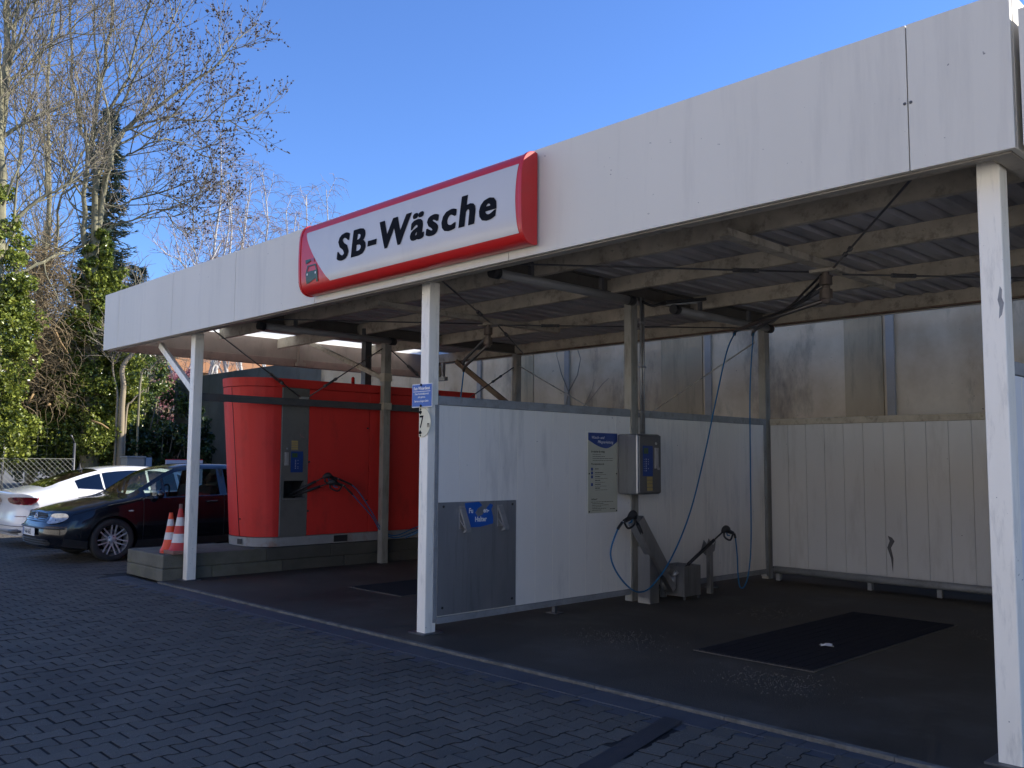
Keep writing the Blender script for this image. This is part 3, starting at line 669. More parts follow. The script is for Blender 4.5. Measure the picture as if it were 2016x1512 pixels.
def subdiv_mb(mb, maxlen):
    bm = bmesh.new(); vs = [bm.verts.new(v) for v in mb.v]
    for f in mb.f:
        try: bm.faces.new([vs[i] for i in f])
        except ValueError: pass
    bmesh.ops.triangulate(bm, faces=bm.faces[:])
    for _ in range(6):
        long_ = [e for e in bm.edges if e.calc_length() > maxlen]
        if not long_: break
        bmesh.ops.subdivide_edges(bm, edges=long_, cuts=1)
        bmesh.ops.triangulate(bm, faces=bm.faces[:])
    bm.verts.index_update(); r = MB(); r.add([tuple(v.co) for v in bm.verts], [tuple(v.index for v in f.verts) for f in bm.faces]); bm.free(); return r
layers = []
for q, dx in enumerate((-.010, -.005, 0, .005, .010)):
    t = text_mb('SB-Wäsche', .335, (0, 4.5, 0), (1,0,0), (0,0,1), bold=.0085, shear=.13, spacing=1.20)
    xs = [v[0] for v in t.v]; k = 2.15/(max(xs)-min(xs)); mn = min(xs)
    t.v = [(-7.065+(v[0]-mn)*k+dx, v[1], 3.345+v[2]) for v in t.v]
    layers.append(wrap(subdiv_mb(t, .03), .004+.0006*q))
build('lettering', join(*layers), M['ink'], sg)
def flat(polys, m, off, nm):
    mb = MB(); polys = [[(-7.505+(x-cx)*.85, 3.285+(z-cz)*.66) for x, z in P] for P in polys]
    for P in polys: mb.add([(x, 0, z) for x, z in P], [tuple(range(len(P)))])
    build(nm, wrap(subdiv_mb(mb, .03), off), m, sg)
cx, cz = -7.47, 3.27
flat([[(cx-.10,cz-.02),(cx+.10,cz-.02),(cx+.10,cz-.075),(cx+.125,cz-.075),(cx+.125,cz-.12),(cx+.085,cz-.12),(cx+.085,cz-.078),(cx-.085,cz-.078),(cx-.085,cz-.12),(cx-.125,cz-.12),(cx-.125,cz-.075),(cx-.12,cz+.03),(cx-.09,cz+.045)][:0] or
      [(cx-.12,cz-.125),(cx-.085,cz-.125),(cx-.085,cz-.075),(cx+.085,cz-.075),(cx+.085,cz-.125),(cx+.12,cz-.125),(cx+.125,cz+.03),(cx+.11,cz+.045),(cx-.11,cz+.045),(cx-.125,cz+.03)],
      [(cx-.115,cz+.045),(cx-.095,cz+.045),(cx-.07,cz+.115),(cx-.088,cz+.135)], [(cx+.115,cz+.045),(cx+.095,cz+.045),(cx+.07,cz+.115),(cx+.088,cz+.135)],
      [(cx-.088,cz+.135),(cx-.07,cz+.115),(cx+.07,cz+.115),(cx+.088,cz+.135)],
      [(cx-.125,cz+.205),(cx-.125,cz+.165),(cx-.105,cz+.165),(cx-.105,cz+.19),(cx-.02,cz+.19),(cx-.02,cz+.225),(cx-.125,cz+.225)]], M['green'], .006, 'car_symbol')
flat([[(cx+sx_*.085+.014*math.cos(a), cz+.005+.018*math.sin(a)) for a in [i*math.pi/5 for i in range(10)]] for sx_ in (-1,)], M['white'], .009, 'headlamp_dot')
flat([[(cx+.085+.014*math.cos(a), cz+.005+.018*math.sin(a)) for a in [i*math.pi/5 for i in range(10)]]], M['white'], .009, 'headlamp_dot')
flat([[(cx-.01,cz+.19),(cx+.055,cz+.17),(cx+.055,cz+.235),(cx-.01,cz+.225)]], mat('spray_purple', (.30,.04,.09), .4), .006, 'spray_symbol')

# ------------------------------------------------------------------ signs on the middle front post
ws = thing('notice_sign', (-6.29, 5.0, 1.98), 'small blue winter service notice on the middle front post', 'sign')
p = MB(); p.box(-6.432, -6.148, 4.985, 4.988, 1.975, 2.183); build('board', p, M['white'], ws)
p = MB(); p.box(-6.425, -6.155, 4.981, 4.984, 1.982, 2.176); build('blue_field', p, M['blue'], ws)
ln = [('Kein Winterdienst', .038, 2.130, .0012), ('Diese Verkehrsfläche wird', .0225, 2.086, .0006), ('nicht gestreut.', .0225, 2.058, .0006), ('Betreten auf eigene Gefahr.', .0225, 2.022, .0006)]
tx = [text_mb(s, z_, (-6.29, 4.9795, h), (1,0,0), (0,0,1), bold=b_, align='CENTER', squash=.80) for s, z_, h, b_ in ln]
tx.append(MB().box(-6.41, -6.17, 4.9795, 4.9805, 2.112, 2.117)); build('lettering', join(*tx), M['white'], ws)
p = MB()
for z in (2.172, 1.987): p.lathe([(.0001,-.006),(.011,-.006),(.012,0),(.0001,.0)], (-6.30, 4.981, z), 'y', 10)
p.box(-6.31, -6.28, 4.989, 5.008, 2.12, 2.15); p.box(-6.31, -6.28, 4.989, 5.008, 2.0, 2.03); build('screws', p, M['ink'], ws)
hs = thing('height_sign', (-6.30, 5.0, 1.845), 'cream round height limit sign with 2,7 m, cut off along the post edge', 'sign')
cxs, czs, rs = -6.315, 1.842, .132
arc = [(cxs+rs*.98*math.cos(a), czs+rs*math.sin(a)) for a in [(-108+216*i/40)*math.pi/180 for i in range(41)]]
arc = [(max(x, -6.346), z) for x, z in arc]
p = MB(); p.prism([(x, 5.0, z) for x, z in arc], (0, .006, 0)); build('disc', p, M['creamsign'], hs)
def clip_x(mb, xmin):
    bm = bmesh.new(); vs = [bm.verts.new(v) for v in mb.v]
    for f in mb.f:
        try: bm.faces.new([vs[i] for i in f])
        except ValueError: pass
    bmesh.ops.bisect_plane(bm, geom=bm.verts[:]+bm.edges[:]+bm.faces[:], plane_co=(xmin,0,0), plane_no=(-1,0,0), clear_outer=True)
    bm.verts.index_update(); r = MB(); r.add([tuple(v.co) for v in bm.verts], [tuple(v.index for v in f.verts) for f in bm.faces]); bm.free(); return r
t1 = text_mb('2,7', .155, (-6.425, 4.9985, 1.795), (1,0,0), (0,0,1), bold=.002, squash=.75); t2 = text_mb('m', .075, (-6.232, 4.9985, 1.798), (1,0,0), (0,0,1), bold=.001, squash=.6)
tri = MB()
for sgn in (1, -1):
    z0 = czs+sgn*.098; pts = [(cxs-.012, z0-sgn*.032)] + [(cxs-.012+.05*math.cos(a)*.6, z0-sgn*.032+sgn*.04*math.sin(a)) for a in [math.pi*.22+math.pi*.56*i/6 for i in range(7)]]
    tri.add([(x, 4.9985, z) for x, z in pts], [tuple(range(len(pts)))])
    tri.lathe([(.0001,-.003),(.008,-.003),(.008,.002)], (cxs-.010, 4.999, czs+sgn*.117), 'y', 8)
build('lettering', clip_x(join(t1, t2, tri), -6.3455), M['ink'], hs)

# ------------------------------------------------------------------ steel splash plate with mat holders
sp = thing('splash_plate', (-6.22, 5.6, .13), 'stained grey steel plate on the partition with two car mat clips', 'plate')
p = MB(); p.box(-6.231, -6.222, 5.137, 6.088, .155, 1.138); build('plate', p, M['plate'], sp)
p = MB()
for y, z in ((5.19,.22),(6.04,.22),(5.19,1.10),(6.04,1.10)): p.lathe([(.0001,.004),(.012,.003),(.012,0)], (-6.221, y, z), 'x', 8)
build('bolts', p, M['black'], sp)
for y in (5.405, 5.875):
    ho = MB()
    ho.box(-6.221, -6.214, y-.03, y+.03, .90, 1.10)                                      # back plate
    ho.prism([(-6.213, y-.03, 1.06), (-6.205, y-.03, 1.085), (-6.125, y-.03, .905), (-6.135, y-.03, .895)], (0, .06, 0))   # sloping tongue
    ho.prism([(-6.214, y-.03, .97), (-6.206, y-.03, .972), (-6.128, y-.03, .905), (-6.14, y-.03, .895)], (0, .012, 0))
    ho.prism([(-6.135, y-.03, .905), (-6.125, y-.03, .905), (-6.125, y-.03, .875), (-6.17, y-.03, .865)], (0, .06, 0))
    build('mat_clip', ho, M['galv'], sp)
st = [(5.44,1.125),(5.61,1.135),(5.655,1.10),(5.60,1.075),(5.565,1.035),(5.60,1.0),(5.655,1.015),(5.70,1.07),(5.75,1.115),(5.79,1.10),(5.765,1.06),(5.79,.995),(5.79,.93),(5.63,.905),(5.47,.905)]
p = MB(); p.add([(-6.2205, y, z) for y, z in st], [tuple(range(len(st)))]); stk = build('sticker', p, M['blue'], sp)
t1 = text_mb('Fu', .062, (-6.2195, 5.487, 1.035), (0,1,0), (0,0,1), bold=.002, squash=.9); t2 = text_mb('en-', .062, (-6.2195, 5.665, 1.035), (0,1,0), (0,0,1), bold=.002, squash=.9)
t3 = text_mb('Halter', .062, (-6.2195, 5.635, .955), (0,1,0), (0,0,1), bold=.002, squash=.9, align='CENTER')
sub('lettering', join(t1, t2, t3), M['white'], stk)

# ------------------------------------------------------------------ info board
ib = thing('info_board', (-6.23, 7.37, .97), 'tall cream wash instruction board with blue header on the partition', 'notice board')
y0, y1, z0, z1 = 7.132, 7.605, .975, 1.81
p = MB(); p.box(-6.231, -6.224, y0, y1, z0, z1); build('board', p, M['cream'], ib)
hd = [(y0, z1), (y0, z1-.075)] + [(y0+(y1-y0)*k/14, z1-.075-.085*math.sin(math.pi*.5*min(1, (k/14)/.62)) + (.075*max(0, (k/14-.62)/.38)**1.6)) for k in range(1, 15)] + [(y1, z1)]
p = MB(); p.add([(-6.2225, y, z) for y, z in hd], [tuple(range(len(hd)))]); build('header', p, M['bluedark'], ib)
def yt(s, size, y, z, **k): return text_mb(s, size, (-6.2210, y, z), (0,1,0), (0,0,1), **k)
build('header_lettering', join(yt('Wasch- und', .042, y0+.05, z1-.062, shear=.2), yt('Pflegeanleitung', .042, y0+.15, z1-.108, shear=.2)), M['white'], ib)
bd = [yt('So waschen Sie richtig', .024, y0+.045, z1-.205, bold=.0008, shear=.15), yt('Programmübersicht', .026, y0+.045, z1-.335, shear=.2, bold=.0005), yt('Achtung!', .026, y0+.045, z0+.135, shear=.2, bold=.0005)]
r8 = random.Random(4)
def words(y, z, length, h=.004):
    m = MB(); e = y+length
    while y < e: w_ = min(r8.uniform(.012, .04), e-y); m.box(-6.2235, -6.2225, y, y+w_, z, z+h); y += w_+.006
    return m
for k, L_ in enumerate((.13, .20, .33, .33)): bd.append(words(y0+.07, z1-.228-k*.021, L_))
for k, L_ in enumerate((.06, .13, .08, .08, .09, .08)):
    zz = z1-.385-k*.040; bd.append(words(y0+.11, zz+.004, L_, .007))
    if k: bd.append(words(y0+.11, zz-.014, .16+.02*(k % 3), .003))
for k, L_ in enumerate((.36, .18, .26, .14, .22, .15)): bd.append(words(y0+(.045 if k == 0 else .065), z0+.112-k*.017, L_))
bd.append(words(y1-.12, z0+.035, .08, .006))
build('small_print', join(*bd), M['ink'], ib)
ic = MB()
for k in (0, 1, 2, 4): ic.box(-6.2236, -6.2226, y0+.045, y0+.075, z1-.395-k*.040, z1-.365-k*.040)
build('pictograms', ic, M['bluedark'], ib)
p = MB()
for y in (y0+.015, y1-.015):
    for z in (z0+.015, (z0+z1)/2-.01): p.lathe([(.0001,.004),(.008,.003),(.008,0)], (-6.223, y, z), 'x', 8)
build('screws', p, M['ink'], ib)

# ------------------------------------------------------------------ pay terminal
tb = thing('pay_terminal', (-6.08, 7.8, 1.17), 'grey steel wash control box with blue keypad and yellowed labels', 'control box')
p = MB(); p.box(-6.214, -5.945, 7.60, 8.00, 1.165, 1.805); build('housing', p, M['steel'], tb, bevel=.018)
p = MB(); p.box(-5.944, -5.928, 7.615, 7.985, 1.18, 1.79); build('door', p, mat('box_door', (.17,.17,.172), .45, .7, col2=(.13,.13,.13), nscale=4), tb, bevel=.006)
p = MB(); p.box(-5.927, -5.924, 7.665, 7.835, 1.36, 1.68); kp = build('keypad_panel', p, M['bluedark'], tb)
p = MB(); p.box(-5.9235, -5.922, 7.675, 7.755, 1.595, 1.655); sub('display', p, M['lcd'], kp)
p = MB()
for k in range(6): p.box(-5.9235, -5.9225, 7.712, 7.726, 1.41+k*.024, 1.424+k*.024); p.box(-5.9235, -5.9228, 7.677, 7.70, 1.414+k*.024, 1.417+k*.024)
for k in (1, 3, 4, 5): p.box(-5.9235, -5.9228, 7.75, 7.762, 1.41+k*.024, 1.420+k*.024)
sub('keys', p, mat('key_marks', (.35,.40,.48), .5), kp)
p = MB(); p.box(-5.927, -5.912, 7.865, 7.925, 1.44, 1.66); p.box(-5.911, -5.904, 7.885, 7.90, 1.47, 1.62); p.box(-5.9115, -5.906, 7.895, 7.935, 1.425, 1.45)
p.tube([(-5.927, 7.89, 1.705), (-5.915, 7.89, 1.705)], .014, 12); build('coin_slot', p, M['galv'], tb, bevel=.002)
for k in range(4):
    p = MB(); p.box(-5.927, -5.9255, 7.735, 7.83, 1.205+k*.038, 1.238+k*.038); stc = build('price_sticker', p, M['yellow'], tb)
stk2 = thing('sticker_remains', (-6.23, 8.15, 1.45), 'faded sticker remains on the partition right of the control box', 'sticker')
p = MB(); r9 = random.Random(6)
for _ in range(22):
    y = r9.uniform(8.08, 8.25); z = 1.46+r9.uniform(-.06,.10); s = r9.uniform(.004,.016); p.box(-6.2312, -6.2302, y, y+s, z, z+s*.7)
build('flakes', p, mat('faded_blue', (.16,.26,.36), .6), stk2)
p = MB(); p.add([(-6.2302, 8.075,1.43),(-6.2302,8.11,1.43),(-6.2302,8.092,1.465)], [(0,1,2)]); build('triangle', p, mat('faded_red', (.22,.08,.08), .6), stk2)

# ------------------------------------------------------------------ lance holders, foam brush bucket
lh = thing('lance_holder', (-6.05, 7.9, 0), 'slanted grey steel lance holder on a stand in front of the middle post', 'lance holder')
p = MB(); A = Vector((-6.0, 7.635, .90)); B = Vector((-5.98, 8.08, .32)); C_ = Vector((-6.0, 8.27, .06))
p.beam(A, B, .12, .145, (0,-.6,-.5)); build('holder_channel', p, M['steel'], lh, bevel=.006)
p = MB(); p.beam(B+Vector((0,0,.0)), C_+Vector((.0,.0,.06)), .07, .075, (0,-.6,-.5)); build('holder_spout', p, M['steel'], lh, bevel=.006)
p = MB(); p.box(-6.13, -5.97, 7.83, 7.836, .012, .61); p.box(-5.975, -5.969, 7.837, 7.985, .012, .58); build('stand', p, M['steel'], lh)
bk = thing('brush_bucket', (-6.03, 8.47, .02), 'low open topped steel box on the floor that holds the foam brush', 'steel box')
p = MB(); x0, x1, y0, y1 = -6.19, -5.87, 8.31, 8.62; t = .006
p.box(x0, x1, y0, y0+t, .05, .375); p.box(x0, x1, y1-t, y1, .05, .375); p.box(x0, x0+t, y0+t, y1-t, .05, .375); p.box(x1-t, x1, y0+t, y1-t, .05, .375); p.box(x0+t, x1-t, y0+t, y1-t, .05, .06)
build('box', p, M['steel'], bk)
p = MB()
for x in (x0+.02, x1-.03):
    for y in (y0+.02, y1-.03): p.box(x, x+.02, y, y+.02, .012, .049)
build('foot', p, M['darksteel'], bk)
p = MB(); p.tube([(-6.12, 8.27, .03), (-6.12, 8.27, .17), (-6.11, 8.275, .21)], .035, 10); p.tube([(-6.12, 8.27, .10), (-6.03, 8.25, .16), (-6.0, 8.27, .24)], .028, 10); p.tube([(-6.0, 8.27, .17), (-6.0, 8.27, .27)], .04, 10); p.tube([(-6.0, 8.27, .25), (-5.95, 8.29, .32)], .026, 10)
build('drain_fittings', p, M['galv'], bk)
bh = thing('lance_holder', (-6.0, 9.0, 0), 'short grey post with a fork beside the steel box', 'lance holder')
p = MB(); p.box(-6.03, -5.975, 8.97, 9.03, .012, .56); build('post', p, M['steel'], bh, bevel=.004)
p = MB(); p.prism([(-5.97, 8.87, .52), (-5.97, 8.93, .64), (-5.97, 8.97, .60), (-5.97, 9.02, .56), (-5.97, 9.07, .60), (-5.97, 9.05, .50), (-5.97, 8.97, .46), (-5.97, 8.90, .46)], (.006, 0, 0)); p.prism([(-6.035, 8.87, .50), (-6.035, 8.93, .62), (-6.035, 9.02, .54), (-6.035, 9.07, .58), (-6.035, 8.97, .44)], (.005, 0, 0)); build('fork', p, M['steel'], bh)

def smooth_path(pts, n=10):
    P = [Vector(p) for p in pts]; P = [P[0]*2-P[1]]+P+[P[-1]*2-P[-2]]; out = []
    for i in range(1, len(P)-2):
        for k in range(n):
            t = k/n; a, b, c, d = P[i-1], P[i], P[i+1], P[i+2]
            out.append(.5*((2*b)+(-a+c)*t+(2*a-5*b+4*c-d)*t*t+(-a+3*b-3*c+d)*t**3))
    out.append(P[-2]); return out
def spray_gun(tip, head, out_dir, down, hose_pts, label, loops=True, group=None, lance_r=.013, foam=False):
    """lance from tip to head, pistol body at head, hose leaving along hose_pts"""
    tip = Vector(tip); head = Vector(head); d = (head-tip).normalized(); o = Vector(out_dir).normalized(); dn = Vector(down).normalized()
    g = thing('spray_gun', head, label, 'spray gun', group)
    L_ = (head-tip).length
    p = MB(); p.tube([tip, tip+d*.07], .008, 8); p.tube([tip+d*.07, tip+d*(L_*.72)], lance_r*1.5, 10); p.tube([tip+d*(L_*.72), head-d*.03], .009, 8); build('lance', p, M['black'], g)
    e = head+o*.17
    p = MB(); p.tube(smooth_path([head-d*.05, head, head+d*.03+o*.03, head+o*.10, e], 5), [.018]+[.030]*8+[.024]*8+[.018]*3+[.016], 10) if 0 else p.tube(smooth_path([head-d*.05, head+d*.02, head+o*.08, e], 5), [v*1.25 for v in (.018,.022,.027,.031,.033,.034,.033,.031,.028,.025,.022,.020,.019,.018,.017,.016)], 10)
    build('body', p, M['black'], g)
    p = MB(); p.tube(smooth_path([head-d*.02+dn*.02, head-d*.03+dn*.06+o*.02, head+dn*.10+o*.07, head+dn*.085+o*.13, e+dn*.01], 6), .011, 8); build('trigger_guard', p, M['black'], g)
    p = MB(); p.tube(smooth_path([head+dn*.02+o*.03, head+dn*.05+o*.055, head+dn*.045+o*.10], 5), .008, 6); build('trigger', p, M['hose'], g)
    p = MB(); p.tube([e, e+o*.03], .012, 8); build('swivel', p, M['chrome'], g)
    h = [e+o*.03]+[Vector(q) for q in hose_pts]
    hp = smooth_path(h, 10)
    nb_ = 8
    p = MB(); p.tube(hp[:nb_+1], .014, 8); build('hose_sleeve', p, M['black'], g)
    p = MB(); p.tube(hp[nb_:], .0085, 8); build('hose', p, M['hose'], g)
    return g
X = -5.92
spray_gun((X-.06, 7.80, .62), (X, 7.50, .955), (0, -1, -.33), (0, .25, -1), [(X, 7.22, .80), (X, 7.125, .60), (X, 7.20, .42), (X, 7.40, .24), (X, 7.60, .165), (X, 7.82, .22), (X, 8.15, .48), (X, 8.50, .95), (X, 8.80, 1.60), (X+.02, 9.0, 2.2), (X+.05, 9.20, 2.80), (-5.85, 9.36, 3.06)],
          'black spray gun stuck in the slanted holder below the control box')
spray_gun((X-.08, 8.50, .34), (X, 9.20, .73), (0, 1, -.28), (0, -.1, -1), [(X, 9.42, .60), (X, 9.45, .40), (X, 9.46, .20), (X, 9.50, .05), (X, 9.60, .05), (X, 9.70, .22), (X, 9.76, .60), (X, 9.77, 1.4), (X, 9.79, 2.4), (-5.87, 9.80, 3.10)],
          'black brush lance gun resting on the short post beside the steel box')

# ceiling booms
def boom(x, y, arms, label):
    b = thing('swivel_boom', (x, y, 3.26), label, 'hose boom', 'swivel hose booms under the roof')
    p = MB(); p.box(x-.13, x+.13, y-.06, y+.06, 3.235, 3.262); build('flange', p, M['frame'], b)
    p = MB(); p.lathe([(.03,3.234),(.03,3.20),(.055,3.20),(.058,3.12),(.052,3.115),(.035,3.11),(.035,3.08),(.056,3.075),(.058,2.99),(.045,2.985),(.03,2.95),(.0001,2.94)], (x, y, 0), 'z', 28, 0, False); build('swivel', p, mat('boom_brass', (.20,.165,.14), .4, .7, col2=(.13,.11,.10), nscale=9), b)
    for k, (ex, ey, ez, z0) in enumerate(arms):
        p = MB(); S = Vector((x, y, z0)); E_ = Vector((ex, ey, ez)); d = (E_-S)
        p.tube([S, S+d*.96, E_-Vector((0,0,.01)), E_+d.normalized()*.03-Vector((0,0,.05))], .020, 10); build('arm', p, M['darksteel'] if k else mat('boom_arm', (.16,.15,.145), .35, .8), b)
    return b
bm1 = boom(-3.85, 7.68, [(-5.85, 9.36, 3.08, 2.98), (-5.87, 9.80, 3.12, 3.10)], 'swivel boom with two hose arms under the roof of the right bay')
p = MB(); p.tube(smooth_path([(-3.9,7.70,3.22),(-4.15,7.9,3.15),(-4.7,8.5,3.10),(-5.4,9.1,3.13)], 8), .012, 6); p.tube(smooth_path([(-3.9,7.70,3.16),(-4.35,8.1,3.07),(-4.9,8.55,3.06),(-5.5,9.1,3.09)], 8), .012, 6); build('hose_bundle', p, M['black'], bm1)
bm2 = boom(-8.45, 7.75, [(-9.25, 8.05, 2.78, 2.98), (-9.20, 8.00, 2.86, 3.10)], 'swivel boom with arm swung to the left under the roof of the left bay')
p = MB(); p.tube(smooth_path([(-9.27,8.06,2.74),(-9.33,8.08,2.5),(-9.40,8.10,2.2),(-9.46,8.12,1.8),(-9.6,8.0,1.1),(-9.9,7.9,.6),(-10.3,7.9,.42)], 8), .010, 6, ); build('hose', p, M['hose'], bm2)

# fluorescent tubes
def tube_light(x, y0, y1, z, label):
    t = thing('tube_light', (x, (y0+y1)/2, z), label, 'ceiling light', 'tube lights under the roof')
    p = MB(); p.tube([(x, y0+.08, z), (x, y1-.08, z)], .042, 16); build('tube', p, M['tubeglass'], t)
    for a, b_ in ((y0, y0+.09), (y1-.09, y1)):
        p = MB(); p.tube([(x, a, z), (x, b_, z)], .052, 16); build('end_cap', p, M['black'], t)
    for k in (.25, .75): yy = y0+(y1-y0)*k; build('bracket', MB().box(x-.02, x+.02, yy-.02, yy+.02, z+.04, 3.335), M['darksteel'], t)
tube_light(-5.80, 5.35, 7.35, 3.17, 'unlit tube light in the right bay nearest the fascia')
tube_light(-5.80, 8.05, 10.1, 3.17, 'unlit tube light in the right bay at the back behind the middle post')
tube_light(-10.42, 5.60, 7.75, 3.20, 'unlit tube light in the left bay behind the far left fascia')
fl = thing('floodlight', (-6.1, 8.3, 3.3), 'flat floodlight on an arm at the top of the middle post', 'floodlight')
p = MB(); p.tube(smooth_path([(-6.2, 8.0, 3.30), (-6.1, 8.1, 3.25), (-6.0, 8.2, 3.30)], 6), .015, 8); build('arm', p, M['black'], fl)
p = MB(); p.beam((-6.02, 8.15, 3.275), (-5.80, 8.62, 3.345), .17, .035); build('housing', p, M['black'], fl, bevel=.008)
p = MB(); p.beam((-6.0, 8.20, 3.258), (-5.82, 8.58, 3.316), .12, .004); build('lens', p, M['lampglass'], fl)
fl2 = thing('floodlight', (-12.9, 10.8, 3.1), 'boxy floodlight hanging under the rear edge of the roof above the red cabin', 'floodlight')
p = MB(); p.box(-13.25, -12.75, 10.62, 10.70, 2.98, 3.05); p.box(-13.2, -13.15, 10.62, 10.68, 3.05, 3.31); p.box(-12.85, -12.8, 10.62, 10.68, 3.05, 3.31); build('bracket', p, M['railgrey'], fl2)
p = MB(); p.box(-13.12, -12.88, 10.56, 10.70, 3.06, 3.26); build('housing', p, M['cream'], fl2, bevel=.01)

# ------------------------------------------------------------------ concrete plinth, cones
pn = thing('concrete_plinth', (-11.7, 7.7, 0), 'low mossy concrete block kerb plinth under the red cabin', 'plinth')
r3 = random.Random(8); M['plinthshade'] = mat('plinth_block_shade', (.085,.08,.066), .9, col2=(.05,.05,.04), nscale=3, dirt=(.045,.05,.028), dscale=5, bump=.6, bscale=50)  # darker block colour holds the shade of the bay side
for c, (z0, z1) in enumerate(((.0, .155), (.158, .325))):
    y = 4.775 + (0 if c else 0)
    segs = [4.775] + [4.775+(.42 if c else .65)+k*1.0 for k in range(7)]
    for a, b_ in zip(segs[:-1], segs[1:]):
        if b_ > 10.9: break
        p = MB(); j = r3.uniform(-.006,.006); p.box(-12.2+j, -11.085+j, a+.002, b_-.002, z0, z1); build('block', p, M['mossy'] if a < 5.5 else M['plinthshade'], pn, bevel=.012)
CG = None
def cone(x, y, z, h, rb, bands, mats_, label, basem, tip=None):
    c = thing('traffic_cone', (x, y, z), label, 'traffic cone', 'traffic cones on the plinth corner')
    p = MB(); s = rb*1.25
    if basem == 'flat': p.lathe([(.0001,z),(s,z),(s,z+.012),(rb*1.02,z+.03),(rb*.9,z+.03)], (x,y,0), 'z', 28); bm_ = mats_[0]
    else: p.box(x-s, x+s, y-s, y+s, z, z+.045); bm_ = M['conebase']
    build('base', p, bm_, c, bevel=.01 if basem != 'flat' else 0)
    z0 = z+(.03 if basem == 'flat' else .045); rt = .022; H = h-(z0-z)
    def r_at(t): return rb*(1-t)*.98+rt*t + (.03*(1-t)**9 if basem == 'flat' else .02*(1-t)**14)
    cuts = bands
    for k, (a, b_) in enumerate(zip(cuts[:-1], cuts[1:])):
        p = MB(); prof = [(r_at(a+(b_-a)*i/6), z0+H*(a+(b_-a)*i/6)) for i in range(7)]
        if k == len(cuts)-2: prof.append((rt*.5, z0+H))
        p.lathe(prof, (x,y,0), 'z', 28); build('band' if k % 2 else 'body', p, mats_[k % 2], c)
    if tip: p = MB(); p.lathe([(rt*1.05, z0+H*.985),(rt*1.0, z0+H+.05),(.0001, z0+H+.052)], (x,y,0), 'z', 20); build('tip', p, tip, c)
cone(-11.36, 4.98, .327, .50, .095, [0, .29, .48, .65, .83, 1], (M['orange'], M['conewhite']), 'small bright orange traffic cone with two white bands', 'flat')
cone(-11.17, 5.02, .327, .565, .115, [0, .18, .39, .58, .78, 1], (M['conered'], M['conewhite']), 'taller worn red and white traffic cone right next to the left front post', 'block', M['conebase'])

# ------------------------------------------------------------------ red equipment cabin
kb = thing('equipment_cabin', (-11.66, 8.0, .33), 'big rounded red equipment cabin with a grey steel control column', 'equipment cabin')
XF, RR, YS, YE = -11.12, .541, 6.37, 9.92
NSEG = 14
def plan(z, u):
    """u 0..1 around the rounded end from the bay side to the far side; returns x,y"""
    tp = (z-.46)/2.16; ry = RR-.20*(1-tp); a = math.pi*u
    return (XF-RR+RR*math.cos(a), YS-ry*math.sin(a))
def shell(z0, z1, grow=0, nz=6):
    m = MB(); nu = NSEG
    def ring(z):
        pts = [(XF+grow, YE)]+[(XF+grow, YS+.43)]
        return pts
    for k in range(nu):        # flat facets as on the photo
        def P(u, z):
            x, y = plan(z, u); cx_ = XF-RR; dx, dy = x-cx_, y-YS; l = math.hypot(dx, dy); return (x+grow*dx/l, y+grow*dy/l, z)
        u0, u1 = k/nu, (k+1)/nu
        vs = []; fs = []
        for i in range(nz+1):
            z = z0+(z1-z0)*i/nz; vs += [P(u0, z), P((u0*.93+u1*.07), z), P(u1*.93+u0*.07, z), P(u1, z)]
        for i in range(nz):
            for q in range(3): fs.append((i*4+q, (i+1)*4+q, (i+1)*4+q+1, i*4+q+1))
        m.add(vs, fs, 0, True)
    xb = XF-2*RR-grow
    m.add([(xb, YS, z0), (xb, YE, z0), (xb, YE, z1), (xb, YS, z1)], [(0,1,2,3)])
    m.add([(xb, YE, z0), (XF+grow, YE, z0), (XF+grow, YE, z1), (xb, YE, z1)], [(0,1,2,3)])
    return m
build('rounded_shell', shell(.465, 2.50), M['red'], kb)
b = shell(2.508, 2.625, .004, 1)
top = [plan(2.625, k/NSEG) for k in range(NSEG+1)]; b.add([(x, y, 2.624) for x, y in top]+[(XF-2*RR, YE, 2.624), (XF, YE, 2.624)], [tuple(range(NSEG+3))])
b.box(XF-.01, XF+.004, YS, YE, 2.508, 2.625)
build('roof_band', b, M['red'], kb)
b = shell(.335, .458, .006, 1); b.box(XF-.02, XF+.006, YS, YE, .335, .458); sk = build('base_frame', b, mat('rusty_grey_skirt', (.30,.30,.29), .6, col2=(.22,.22,.215), nscale=4, dirt=(.20,.08,.03), dscale=5, damt=.9), kb)
# bay side wall right of the column, in door sized panels
for a, c in ((YS+.437, 7.83), (7.836, 8.06), (8.066, 9.0), (9.006, YE)):
    p = MB(); p.box(XF-.02, XF, a+.002, c-.002, .465, 2.50); build('side_panel', p, M['red'], kb, bevel=.003)
p = MB(); p.box(XF-.03, XF-.022, YS+.44, YE, .465, 2.50); build('panel_backing', p, M['black'], kb)
cl_m = mat('column_steel', (.19,.185,.17), .5, .4, col2=(.15,.147,.135), nscale=3, dirt=(.06,.06,.055), dscale=5, damt=.4)
